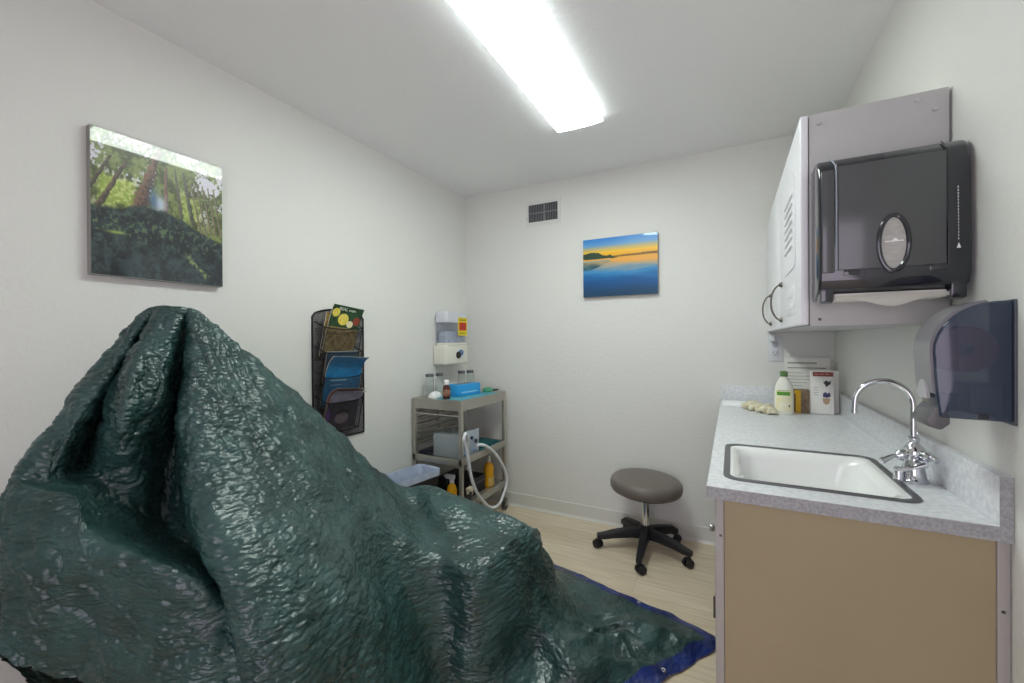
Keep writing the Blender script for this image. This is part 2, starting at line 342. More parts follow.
# ------------------------------------------------------------------ the tarp
CTRL = [
[(-1.800,0.560,0.020),(-1.769,0.566,0.187),(-1.738,0.571,0.354),(-1.707,0.577,0.520),(-1.676,0.582,0.687),(-1.645,0.588,0.854),(-1.613,0.594,1.021),(-1.582,0.599,1.188),(-1.551,0.605,1.355),(-1.582,0.599,1.188),(-1.613,0.594,1.021),(-1.645,0.588,0.854),(-1.676,0.582,0.687),(-1.707,0.577,0.520),(-1.738,0.571,0.354),(-1.769,0.566,0.187),(-1.800,0.560,0.020)],
[(-1.810,0.620,0.020),(-1.790,0.619,0.202),(-1.767,0.617,0.382),(-1.742,0.616,0.557),(-1.712,0.614,0.727),(-1.677,0.612,0.891),(-1.638,0.610,1.049),(-1.595,0.607,1.203),(-1.551,0.605,1.355),(-1.564,0.525,1.232),(-1.557,0.446,1.106),(-1.541,0.390,1.010),(-1.534,0.358,0.951),(-1.527,0.343,0.911),(-1.524,0.332,0.789),(-1.525,0.328,0.661),(-1.535,0.329,0.538)],
[(-1.820,0.680,0.020),(-1.797,0.675,0.203),(-1.773,0.670,0.385),(-1.745,0.664,0.561),(-1.712,0.657,0.733),(-1.673,0.649,0.898),(-1.630,0.640,1.057),(-1.583,0.630,1.212),(-1.535,0.620,1.365),(-1.516,0.541,1.235),(-1.491,0.460,1.093),(-1.465,0.404,0.991),(-1.443,0.371,0.946),(-1.406,0.355,0.920),(-1.398,0.344,0.789),(-1.399,0.342,0.678),(-1.419,0.343,0.539)],
[(-1.830,0.740,0.020),(-1.805,0.732,0.204),(-1.778,0.723,0.386),(-1.747,0.712,0.563),(-1.711,0.700,0.735),(-1.669,0.686,0.901),(-1.622,0.670,1.061),(-1.571,0.653,1.216),(-1.517,0.635,1.370),(-1.585,0.586,1.220),(-1.615,0.532,1.084),(-1.585,0.492,0.959),(-1.437,0.431,0.928),(-1.322,0.395,0.914),(-1.339,0.374,0.778),(-1.350,0.370,0.664),(-1.371,0.370,0.519)],
[(-1.840,0.800,0.020),(-1.814,0.788,0.204),(-1.785,0.775,0.386),(-1.752,0.760,0.564),(-1.713,0.743,0.736),(-1.668,0.723,0.902),(-1.618,0.700,1.062),(-1.563,0.676,1.218),(-1.506,0.650,1.372),(-1.465,0.564,1.257),(-1.402,0.503,1.155),(-1.378,0.482,1.045),(-1.439,0.488,0.895),(-1.276,0.391,0.845),(-1.290,0.398,0.722),(-1.300,0.400,0.627),(-1.311,0.399,0.506)],
[(-1.850,0.850,0.020),(-1.822,0.835,0.204),(-1.791,0.820,0.386),(-1.756,0.801,0.564),(-1.715,0.780,0.736),(-1.667,0.755,0.902),(-1.613,0.727,1.062),(-1.554,0.697,1.218),(-1.493,0.665,1.372),(-1.444,0.591,1.251),(-1.396,0.549,1.137),(-1.408,0.546,1.002),(-1.418,0.546,0.820),(-1.211,0.430,0.820),(-1.208,0.425,0.726),(-1.214,0.422,0.618),(-1.220,0.418,0.485)],
[(-1.850,0.900,0.020),(-1.821,0.882,0.204),(-1.789,0.863,0.386),(-1.753,0.842,0.564),(-1.710,0.816,0.736),(-1.661,0.786,0.902),(-1.605,0.753,1.063),(-1.545,0.716,1.219),(-1.482,0.679,1.373),(-1.441,0.624,1.244),(-1.423,0.603,1.107),(-1.504,0.628,0.905),(-1.400,0.592,0.743),(-1.123,0.476,0.786),(-1.107,0.463,0.708),(-1.117,0.465,0.600),(-1.118,0.462,0.458)],
[(-1.860,0.950,0.010),(-1.829,0.929,0.195),(-1.796,0.907,0.378),(-1.758,0.881,0.557),(-1.713,0.851,0.730),(-1.662,0.815,0.897),(-1.603,0.776,1.058),(-1.540,0.733,1.215),(-1.474,0.688,1.370),(-1.500,0.675,1.233),(-1.527,0.675,1.062),(-1.490,0.660,0.877),(-1.293,0.610,0.717),(-1.059,0.521,0.741),(-1.041,0.511,0.658),(-1.038,0.518,0.558),(-1.034,0.526,0.420)],
[(-1.860,1.000,0.010),(-1.829,0.976,0.195),(-1.795,0.949,0.378),(-1.757,0.919,0.557),(-1.712,0.884,0.730),(-1.659,0.843,0.897),(-1.600,0.796,1.058),(-1.536,0.746,1.215),(-1.469,0.694,1.370),(-1.489,0.688,1.226),(-1.485,0.672,1.057),(-1.419,0.648,0.900),(-1.237,0.611,0.742),(-1.049,0.562,0.700),(-1.007,0.566,0.594),(-0.990,0.575,0.501),(-0.979,0.584,0.361)],
[(-1.860,1.050,0.010),(-1.829,1.022,0.195),(-1.795,0.992,0.378),(-1.755,0.957,0.556),(-1.709,0.917,0.729),(-1.656,0.870,0.896),(-1.596,0.817,1.057),(-1.531,0.759,1.214),(-1.464,0.699,1.368),(-1.398,0.657,1.235),(-1.323,0.606,1.088),(-1.227,0.563,0.963),(-1.066,0.529,0.815),(-0.979,0.524,0.743),(-0.922,0.524,0.648),(-0.895,0.530,0.556),(-0.869,0.534,0.429)],
[(-1.860,1.120,0.010),(-1.828,1.089,0.194),(-1.794,1.054,0.375),(-1.755,1.015,0.553),(-1.708,0.969,0.724),(-1.655,0.916,0.890),(-1.595,0.856,1.050),(-1.529,0.791,1.205),(-1.461,0.723,1.359),(-1.366,0.690,1.210),(-1.263,0.649,1.064),(-1.144,0.617,0.926),(-0.994,0.587,0.794),(-0.911,0.570,0.717),(-0.864,0.570,0.631),(-0.836,0.575,0.532),(-0.814,0.581,0.392)],
[(-1.850,1.250,0.010),(-1.819,1.213,0.189),(-1.786,1.173,0.365),(-1.748,1.126,0.537),(-1.703,1.072,0.703),(-1.652,1.009,0.863),(-1.593,0.939,1.018),(-1.530,0.862,1.168),(-1.464,0.782,1.316),(-1.354,0.774,1.159),(-1.241,0.750,1.004),(-1.114,0.727,0.870),(-0.974,0.701,0.748),(-0.895,0.690,0.648),(-0.855,0.692,0.551),(-0.827,0.695,0.439),(-0.798,0.698,0.271)],
[(-1.800,1.420,0.010),(-1.773,1.382,0.170),(-1.744,1.340,0.328),(-1.710,1.293,0.482),(-1.671,1.237,0.630),(-1.625,1.172,0.771),(-1.573,1.100,0.908),(-1.518,1.021,1.040),(-1.459,0.938,1.169),(-1.334,0.919,1.032),(-1.226,0.899,0.901),(-1.167,0.886,0.849),(-1.019,0.855,0.698),(-0.891,0.834,0.557),(-0.852,0.831,0.448),(-0.820,0.834,0.323),(-0.789,0.836,0.123)],
[(-1.680,1.560,0.010),(-1.659,1.528,0.142),(-1.637,1.493,0.272),(-1.611,1.453,0.397),(-1.581,1.407,0.517),(-1.546,1.352,0.631),(-1.506,1.291,0.739),(-1.463,1.225,0.843),(-1.419,1.156,0.944),(-1.310,1.130,0.832),(-1.177,1.083,0.711),(-1.114,1.064,0.669),(-1.030,1.048,0.547),(-0.958,1.035,0.418),(-0.908,1.033,0.281),(-0.872,1.031,0.132),(-0.844,1.028,-0.097)],
[(-1.550,1.700,0.010),(-1.531,1.676,0.105),(-1.511,1.650,0.198),(-1.488,1.621,0.287),(-1.460,1.586,0.370),(-1.429,1.546,0.447),(-1.393,1.501,0.518),(-1.354,1.451,0.585),(-1.314,1.400,0.650),(-1.200,1.342,0.590),(-1.045,1.238,0.538),(-0.972,1.194,0.518),(-0.931,1.176,0.469),(-0.895,1.172,0.331),(-0.868,1.168,0.188),(-0.849,1.163,0.034),(-0.828,1.153,-0.208)],
[(-1.380,1.860,0.010),(-1.365,1.830,0.103),(-1.348,1.798,0.194),(-1.328,1.761,0.281),(-1.306,1.718,0.362),(-1.279,1.668,0.437),(-1.250,1.611,0.507),(-1.218,1.550,0.572),(-1.184,1.486,0.634),(-1.084,1.425,0.598),(-0.901,1.292,0.519),(-0.811,1.220,0.491),(-0.780,1.210,0.448),(-0.758,1.212,0.341),(-0.753,1.227,0.187),(-0.747,1.242,0.023),(-0.747,1.266,-0.223)],
[(-1.270,1.980,0.010),(-1.247,1.946,0.095),(-1.222,1.908,0.178),(-1.194,1.865,0.257),(-1.161,1.814,0.330),(-1.122,1.756,0.397),(-1.079,1.690,0.458),(-1.031,1.619,0.515),(-0.982,1.544,0.569),(-0.894,1.481,0.541),(-0.793,1.378,0.502),(-0.755,1.348,0.490),(-0.732,1.343,0.443),(-0.685,1.368,0.297),(-0.664,1.434,0.107),(-0.560,1.180,0.012),(-0.470,1.270,0.005)],
[(-1.170,2.070,0.010),(-1.143,2.029,0.091),(-1.114,1.984,0.169),(-1.081,1.933,0.244),(-1.042,1.872,0.312),(-0.997,1.803,0.375),(-0.946,1.724,0.432),(-0.891,1.639,0.484),(-0.834,1.550,0.535),(-0.799,1.512,0.519),(-0.759,1.459,0.509),(-0.737,1.442,0.497),(-0.715,1.465,0.395),(-0.658,1.546,0.211),(-0.500,1.440,0.100),(-0.420,1.460,0.012),(-0.330,1.500,0.005)],
[(-1.110,2.140,0.010),(-1.083,2.094,0.088),(-1.053,2.044,0.164),(-1.019,1.986,0.235),(-0.980,1.918,0.301),(-0.934,1.840,0.361),(-0.882,1.752,0.415),(-0.826,1.656,0.464),(-0.767,1.556,0.512),(-0.749,1.537,0.503),(-0.730,1.524,0.476),(-0.709,1.556,0.385),(-0.685,1.643,0.224),(-0.560,1.660,0.085),(-0.400,1.700,0.050),(-0.270,1.700,0.030),(-0.135,1.785,0.005)],
[(-1.060,2.180,0.010),(-1.035,2.131,0.086),(-1.008,2.078,0.159),(-0.976,2.017,0.228),(-0.940,1.945,0.292),(-0.897,1.862,0.349),(-0.849,1.769,0.401),(-0.797,1.668,0.448),(-0.743,1.562,0.494),(-0.730,1.563,0.471),(-0.714,1.587,0.423),(-0.700,1.658,0.306),(-0.678,1.775,0.147),(-0.540,1.800,0.035),(-0.380,1.840,0.060),(-0.200,1.900,0.030),(-0.060,1.965,0.005)],
[(-1.020,2.215,0.008),(-0.997,2.163,0.083),(-0.972,2.107,0.155),(-0.943,2.043,0.223),(-0.910,1.967,0.286),(-0.871,1.880,0.342),(-0.827,1.781,0.393),(-0.779,1.674,0.440),(-0.730,1.563,0.484),(-0.723,1.577,0.459),(-0.719,1.628,0.396),(-0.715,1.739,0.272),(-0.700,1.840,0.090),(-0.600,1.910,0.025),(-0.480,1.970,0.018),(-0.360,2.030,0.012),(-0.210,2.035,0.004)],
[(-1.000,2.235,0.006),(-0.978,2.182,0.081),(-0.955,2.124,0.153),(-0.928,2.058,0.221),(-0.896,1.980,0.283),(-0.859,1.890,0.339),(-0.818,1.789,0.390),(-0.773,1.679,0.436),(-0.726,1.565,0.480),(-0.723,1.588,0.450),(-0.723,1.648,0.386),(-0.726,1.756,0.284),(-0.800,1.930,0.120),(-0.760,2.010,0.045),(-0.690,2.070,0.020),(-0.620,2.120,0.012),(-0.540,2.140,0.004)],
[(-0.985,2.245,0.005),(-0.965,2.191,0.079),(-0.942,2.133,0.151),(-0.917,2.065,0.219),(-0.887,1.987,0.281),(-0.852,1.895,0.337),(-0.813,1.793,0.388),(-0.770,1.681,0.434),(-0.726,1.565,0.478),(-0.725,1.593,0.447),(-0.731,1.656,0.389),(-0.751,1.767,0.295),(-0.880,1.980,0.150),(-0.890,2.060,0.075),(-0.890,2.130,0.030),(-0.880,2.190,0.012),(-0.870,2.225,0.004)],
[(-0.970,2.250,0.004),(-0.940,2.164,0.025),(-0.909,2.079,0.052),(-0.879,1.993,0.089),(-0.848,1.907,0.141),(-0.818,1.822,0.208),(-0.787,1.736,0.288),(-0.757,1.650,0.380),(-0.726,1.565,0.478),(-0.757,1.650,0.380),(-0.787,1.736,0.288),(-0.818,1.822,0.208),(-0.848,1.907,0.141),(-0.879,1.993,0.089),(-0.909,2.079,0.052),(-0.940,2.164,0.025),(-0.970,2.250,0.004)]]

def tarp_mat(name, base, vr):
    m = mat(name, base, rough=.29, spec=.7)
    nt = m.node_tree; N = nt.nodes; L = nt.links; b = N['Principled BSDF']
    tc = N.new('ShaderNodeTexCoord')
    n = N.new('ShaderNodeTexNoise'); n.inputs['Scale'].default_value = 9; n.inputs['Detail'].default_value = 6
    L.new(tc.outputs['Object'], n.inputs['Vector'])
    r = N.new('ShaderNodeValToRGB'); r.color_ramp.elements[0].position = .35; r.color_ramp.elements[1].position = .68
    r.color_ramp.elements[0].color = (*lin(base), 1); r.color_ramp.elements[1].color = (*lin(vr), 1)
    L.new(n.outputs['Fac'], r.inputs['Fac']); L.new(r.outputs['Color'], b.inputs['Base Color'])
    mp = N.new('ShaderNodeMapping'); mp.inputs['Scale'].default_value = (48, 48, 125); L.new(tc.outputs['Object'], mp.inputs['Vector'])
    n2 = N.new('ShaderNodeTexNoise'); n2.noise_type = 'RIDGED_MULTIFRACTAL'; n2.inputs['Scale'].default_value = 1; n2.inputs['Detail'].default_value = 3; n2.inputs['Distortion'].default_value = .6
    L.new(mp.outputs['Vector'], n2.inputs['Vector'])
    mp2 = N.new('ShaderNodeMapping'); mp2.inputs['Scale'].default_value = (42, 42, 105); L.new(tc.outputs['Object'], mp2.inputs['Vector'])
    vo = N.new('ShaderNodeTexVoronoi'); vo.inputs['Scale'].default_value = 1; L.new(mp2.outputs['Vector'], vo.inputs['Vector'])
    b0 = N.new('ShaderNodeBump'); b0.inputs['Strength'].default_value = .5; b0.inputs['Distance'].default_value = .006
    L.new(vo.outputs['Distance'], b0.inputs['Height'])
    bp = N.new('ShaderNodeBump'); L.new(b0.outputs['Normal'], bp.inputs['Normal']); bp.inputs['Strength'].default_value = .5; bp.inputs['Distance'].default_value = .004
    L.new(n2.outputs['Fac'], bp.inputs['Height'])
    # woven tape of the sheet
    wv = N.new('ShaderNodeTexWave'); wv.inputs['Scale'].default_value = 160; wv.bands_direction = 'Z'
    L.new(tc.outputs['Object'], wv.inputs['Vector'])
    b2 = N.new('ShaderNodeBump'); b2.inputs['Strength'].default_value = .08; b2.inputs['Distance'].default_value = .001
    L.new(wv.outputs['Fac'], b2.inputs['Height']); L.new(bp.outputs['Normal'], b2.inputs['Normal']); L.new(b2.outputs['Normal'], b.inputs['Normal'])
    return m
def cr_axis(A, k):
    """Catmull-Rom refine along axis 0, k steps a span"""
    n = len(A); E = np.concatenate([[2*A[0]-A[1]], A, [2*A[-1]-A[-2]]]); out = []
    for i in range(n-1):
        p0, p1, p2, p3 = E[i], E[i+1], E[i+2], E[i+3]
        for j in range(k):
            t = j/k; out.append(.5*(2*p1+(p2-p0)*t+(2*p0-5*p1+4*p2-p3)*t*t+(3*p1-p0-3*p2+p3)*t**3))
    out.append(A[-1]); return np.array(out)
def make_tarp():
    A = np.array(CTRL)                                # columns x rows x 3
    KU, KV = 30, 52
    A = cr_axis(A, KU); A = cr_axis(A.swapaxes(0, 1), KV).swapaxes(0, 1)
    A = A.copy(); nu, nv = A.shape[:2]
    def normals(A):
        du = np.gradient(A, axis=0); dv = np.gradient(A, axis=1)
        n = np.cross(du, dv); l = np.linalg.norm(n, axis=2, keepdims=True); return n/np.maximum(l, 1e-9)
    for it in range(2):                                # soften the control cage a little
        A[1:-1] = .5*A[1:-1]+.25*(A[2:]+A[:-2])
        A[:, 1:-1] = .5*A[:, 1:-1]+.25*(A[:, 2:]+A[:, :-2])
    Nn = normals(A)
    rdg0 = lambda q: np.clip(1-np.abs(q)*1.8, 0, 1)
    x, y, z = A[..., 0], A[..., 1], A[..., 2]
    steep = np.clip(1-np.abs(Nn[..., 2]), 0, 1)
    lift = np.clip(z/.08, .5, 1)
    big = fbm(x*5, y*5, z*5, 3)*.010+rdg0(fbm(x*6, y*6, z*9, 2))*.005
    w1 = fbm(x*11, y*11, z*11, 2)*.55
    f1, f2 = worley(x*15+w1, y*15+w1, z*40+w1*2); g1, g2 = worley(x*34-w1, y*34+w1, z*95+w1*2)
    lft = np.clip((-.95-x)/.35, 0, 1)
    e1, e2 = worley((x+y)*9+w1, (x-y)*24+z*13+w1, z*10-w1)
    msk = np.clip(.65+.9*fbm(x*4, y*4, z*5+3, 2), .25, 1.25)
    fac = ((f1-.45)*.0065*(1-.7*lft)+(e1-.45)*.0085*lft+(g1-.45)*.0026)*msk
    rid = lambda q: np.clip(1-np.abs(q), 0, 1)**2.2
    warp = fbm(x*6, y*6, z*6, 2)*.9
    rdg = lambda q, p: np.clip(1-np.abs(q)*1.6, 0, 1)**p
    crk = rdg(fbm(x*20+warp, y*20+warp, z*56+warp*1.4, 2), 1.8)*.0050
    fine = rdg(fbm(x*34+warp, y*34, z*95+warp*2, 2), 1.4)*.0034
    dia = rdg(fbm((x+y)*10+warp, (x-y)*24+z*14, z*9, 2), 1.6)*.0065
    left = np.clip((-.95-x)/.35, 0, 1)                 # tighter diagonal creases on the head end
    stp = np.clip((steep-.06)/.34, 0, 1)
    d = (big + (crk*(1-.5*left)+dia*left+fac)*(.08+.92*stp)+fine*(.25+.75*stp)*msk-.010)*lift
    A = A+Nn*d[..., None]
    # loose folds lying on the floor beyond the foot end
    x, y = A[..., 0], A[..., 1]; wob = fbm(x*7, y*7, 3., 3)*.035
    for (ax, ay), (bx, by), hh, ww in (((-.60, 1.52), (-.13, 1.93), .030, .026), ((-.62, 1.66), (-.24, 1.86), .034, .022), ((-.52, 1.44), (-.22, 1.70), .022, .018), ((-.66, 1.80), (-.40, 2.00), .018, .016), ((-.44, 1.70), (-.30, 1.60), .020, .02)):
        e = np.array([bx-ax, by-ay]); L2 = e@e; tt = ((x-ax)*e[0]+(y-ay)*e[1])/L2
        dd = ((x-ax)*e[1]-(y-ay)*e[0])/math.sqrt(L2)+wob
        A[..., 2] += hh*np.exp(-(dd/ww)**2)*np.clip(np.sin(np.clip(tt, 0, 1)*PI), 0, 1)**.7*np.clip((.35-z)/.2, 0, 1)*(np.arange(nv) > nv//2)[None, :]
    ed = np.clip((np.arange(nv)-(nv-78))/78, 0, 1)[None, :]*(np.arange(nu) > 15*KU)[:, None]
    A[..., 0] += ed*fbm(x*16, y*16, 7., 2)*.007; A[..., 1] += ed*fbm(x*16, y*16, 11., 2)*.007
    A[..., 2] = np.maximum(A[..., 2], .004+.001*(1+np.sin(x*90)*np.sin(y*80)))
    # arc length back from the hem end of every column (front rows)
    seg = np.linalg.norm(np.diff(A, axis=1), axis=2); dist = np.concatenate([np.cumsum(seg[:, ::-1], axis=1)[:, ::-1], np.zeros((nu, 1))], axis=1)
    c0 = 16*KU+2
    hemmask = np.zeros((nu, nv), bool); hemmask[c0:, nv//2+160:] = True
    edge = A[c0-8:, -1, :2]; dm = np.full((nu, nv), 9.)
    sub_ = A[c0:, nv//2+160:, :2]; best = np.full(sub_.shape[:2], 9.)
    for k in range(0, len(edge)-1):
        p, q_ = edge[k], edge[k+1]; e = q_-p; tt = np.clip(((sub_-p)@e)/max(e@e, 1e-12), 0, 1)
        best = np.minimum(best, np.linalg.norm(sub_-(p+tt[..., None]*e), axis=2))
    dm[c0:, nv//2+160:] = best; dist = dm
    inh = hemmask & (dm < .050) & (A[..., 2] < .06)
    idx = np.arange(nu*nv).reshape(nu, nv)
    q = np.stack([idx[:-1, :-1], idx[1:, :-1], idx[1:, 1:], idx[:-1, 1:]], -1).reshape(-1, 4)
    ih = (inh[:-1, 1:] & inh[1:, 1:]).reshape(-1)
    V = A.reshape(-1, 3)
    def mk(name, fq, m, parent=None, off=0.):
        used = np.unique(fq); rm = -np.ones(len(V), int); rm[used] = np.arange(len(used))
        me = bpy.data.meshes.new(name); me.from_pydata([tuple(v) for v in V[used]+[0, 0, off]], [], rm[fq].tolist()); me.update()
        return link(name, me, m, parent, smooth=True, angle=180)
    mt = tarp_mat('green woven poly tarp', '#213A38', '#345351')
    t = mk('draped_tarp', q[~ih], mt)
    tag(t, 'large crinkled dark green tarp draped over a chair and spread on the floor', 'tarp')
    mh = tarp_mat('blue tarp hem', '#0F1E52', '#24387F')
    h = mk('hem', q[ih], mh, t, .0008); h['label'] = 'blue hem of the green tarp'
    # eyelets in the hem
    me_ = mat('eyelet metal', '#D8DADC', rough=.25, metal=.9)
    for cidx in (20*KU+12, 22*KU+8, 17*KU+22):
        j = np.argmin(np.abs(dist[cidx]-.022)); p = A[cidx, j]
        B().lathe([(.004, 0), (.004, .002), (.009, .003), (.010, 0)], (p[0], p[1], p[2]+.001), 16).build('eyelet', me_, t)
    return t
make_tarp()

# ------------------------------------------------------------------ sink unit
M_LAM = mat('speckled grey laminate', '#E4E6E8', rough=.38, var='#D0D3D8', var_scale=70)
M_LAME = mat('speckled laminate edge', '#A3A4A6', rough=.45, var='#8C8E90', var_scale=150)
M_GREYP = mat('grey painted metal', '#A09C98', rough=.45, spec=.4)
M_TAN = mat('tan cabinet panel', '#9C8F71', rough=.5, var='#988B6D', var_scale=4)
M_CHROME = mat('chrome', '#D6D8DC', rough=.08, metal=1.)
M_SATIN = mat('satin steel', '#A8A8A6', rough=.3, metal=1.)
M_DARKMET = mat('dark bronze metal', '#5A5650', rough=.4, metal=.8)
M_PORC = mat('white porcelain', '#F0F1F0', rough=.15, coat=.6)
M_BLACKP = mat('black plastic', '#1D1D22', rough=.42, bump=.05, bump_scale=400)
CX0, CY0, CT = -.059, 1.2266, .889
SX0, SX1, SY0, SY1 = -.022, .405, 1.302, 1.748
def base_cabinet():
    t = thing('sink_cabinet', 'tan and grey sink cabinet standing under the speckled countertop', 'cabinet', (.23, 2.06, 0))
    x0, x1, y0, y1, z1 = -.040, .5075, 1.238, 2.893, CT-.0335
    B().box((x0+.022, y0, .0), (x1-.022, y0+.018, z1)).build('end_panel', M_TAN, t, label='tan end panel')
    B().box((x0, y0-.003, 0), (x0+.021, y0+.03, z1), .002).build('corner_strip', M_GREYP, t, label='grey corner strip')
    B().box((x1-.021, y0-.003, 0), (x1-.001, y0+.03, z1), .002).build('corner_strip', M_GREYP, t, label='grey corner strip')
    for zz, xx in ((.76, x0+.013), (.29, x0+.013), (.71, x1-.012), (.2, x1-.012)):
        B().lathe([(0, -.002), (.003, -.002), (.0035, 0)], (xx, y0-.003, zz), 10, 'Y').build('screw', M_DARKMET, t)
    B().box((x0+.02, y0+.018, .09), (x0+.038, y1, z1-.10)).box((x0+.02, y0+.018, z1-.10), (x0+.03, y1, z1)).build('front_frame', M_GREYP, t)
    B().box((x0+.06, y0+.03, 0), (x0+.075, y1, .09)).build('toe_kick', M_DARKMET, t)
    B().box((x0+.04, y0+.018, .09), (x1-.002, y1-.002, .108)).build('floor_panel', M_GREYP, t)
    for k in range(3):
        a = y0+.018+k*.545
        d = B().box((x0+.001, a+.004, .11), (x0+.0195, a+.54, z1-.13), .003).build('door', M_GREYP, t)
        for zz in (.49, .2):
            B().box((x0-.006, a+.115, zz-.028), (x0+.0, a+.14, zz+.028), .001).cyl((x0-.006, a+.112, zz-.030), (x0-.006, a+.112, zz+.030), .004, seg=10).build('hinge', M_DARKMET, d)
        hy = a+.30
        B().lathe([(0, -.024), (.010, -.023), (.012, -.016), (.006, -.008), (.006, 0)], (x0, a+.236, .672), 16, 'X').build('knob', M_SATIN, d)
        dr = B().box((x0+.001, a+.004, z1-.122), (x0+.0195, a+.54, z1-.006), .003).build('drawer_front', M_GREYP, t)
        B().lathe([(0, -.010), (.010, -.009), (.012, -.006), (.006, -.004), (.006, 0)], (x0, a+.40, z1-.07), 16, 'X').build('knob', M_SATIN, dr)
base_cabinet()

def worktop():
    b = B()
    xs = [CX0, SX0+.012, SX1-.012, XR-.0006]; ys = [CY0, SY0+.012, SY1-.012, YB-.0006]
    t = bmesh.new(); z1, z0 = CT, CT-.032
    def V(x, y, z): return t.verts.new((x, y, z))
    g = {}
    for i, x in enumerate(xs):
        for j, y in enumerate(ys):
            g[i, j, 1] = V(x, y, z1); g[i, j, 0] = V(x, y, z0)
    for i in range(3):
        for j in range(3):
            if (i, j) == (1, 1): continue
            t.faces.new((g[i, j, 1], g[i+1, j, 1], g[i+1, j+1, 1], g[i, j+1, 1]))
            t.faces.new((g[i, j, 0], g[i, j+1, 0], g[i+1, j+1, 0], g[i+1, j, 0]))
    for k in range(3):
        t.faces.new((g[k, 0, 0], g[k+1, 0, 0], g[k+1, 0, 1], g[k, 0, 1])); t.faces.new((g[k, 3, 1], g[k+1, 3, 1], g[k+1, 3, 0], g[k, 3, 0]))
        t.faces.new((g[0, k, 1], g[0, k+1, 1], g[0, k+1, 0], g[0, k, 0])); t.faces.new((g[3, k, 0], g[3, k+1, 0], g[3, k+1, 1], g[3, k, 1]))
    t.faces.new((g[1, 1, 0], g[1, 1, 1], g[2, 1, 1], g[2, 1, 0])); t.faces.new((g[1, 2, 1], g[1, 2, 0], g[2, 2, 0], g[2, 2, 1]))
    t.faces.new((g[1, 1, 1], g[1, 1, 0], g[1, 2, 0], g[1, 2, 1])); t.faces.new((g[2, 1, 0], g[2, 1, 1], g[2, 2, 1], g[2, 2, 0]))
    b.add(t)
    o = b.build('countertop', M_LAM, None, smooth=False)
    tag(o, 'pale speckled laminate countertop holding the sink', 'countertop')
    e = B().box((CX0-.0012, CY0-.0012, CT-.032), (XR-.022, CY0, CT-.0015)).box((CX0-.0012, CY0, CT-.032), (CX0, YB-.001, CT-.0015)).build('edge_band', M_LAME, o, smooth=False)
    e['label'] = 'darker grey speckled edge'
    B().box((XR-.0205, CY0+.001, CT), (XR-.0005, YB-.021, CT+.102), .0015).box((CX0+.002, YB-.0205, CT), (XR-.0005, YB-.0005, CT+.102), .0015).build('backsplash', M_LAM, o)
    B().box((XR-.0212, CY0-.0014, CT-.032), (XR-.0008, CY0-.0003, CT+.1015)).box((XR-.0206, CY0-.0003, CT+.0005), (XR-.0008, CY0+.001, CT+.1015)).build('backsplash_end', M_LAME, o, smooth=False)
worktop()

def sink():
    cx, cy, w, h = (SX0+SX1)/2, (SY0+SY1)/2, SX1-SX0, SY1-SY0
    t = thing('sink', 'white rectangular basin sunk in the countertop', 'sink', (cx, cy, CT-.16))
    r = [rrect(cx, cy, w, h, .045, CT+.0005), rrect(cx, cy, w-.004, h-.004, .044, CT+.004), rrect(cx, cy, w-.034, h-.034, .034, CT+.004), rrect(cx, cy, w-.038, h-.038, .034, CT-.001)]
    B().loft(r).build('rim', mat('dull grey steel rim', '#77787C', rough=.38, metal=.85), t, label='dull grey metal rim')
    w0, h0 = w-.036, h-.036
    r = [rrect(cx, cy, w0, h0, .034, CT+.001), rrect(cx, cy, w0-.012, h0-.012, .034, CT+.001), rrect(cx, cy, w0-.04, h0-.04, .045, CT-.004), rrect(cx, cy, w0-.055, h0-.055, .055, CT-.03),
         rrect(cx, cy, w0-.08, h0-.08, .06, CT-.13), rrect(cx, cy, w0-.12, h0-.12, .07, CT-.158), rrect(cx, cy, .06, .06, .028, CT-.165)]
    B().loft(r, cap1=True).build('basin', M_PORC, t, angle=60)
    B().lathe([(0, .002), (.012, .002), (.018, .004), (.026, .003), (.028, 0)], (cx, cy, CT-.165), 20).build('drain', M_CHROME, t)
sink()

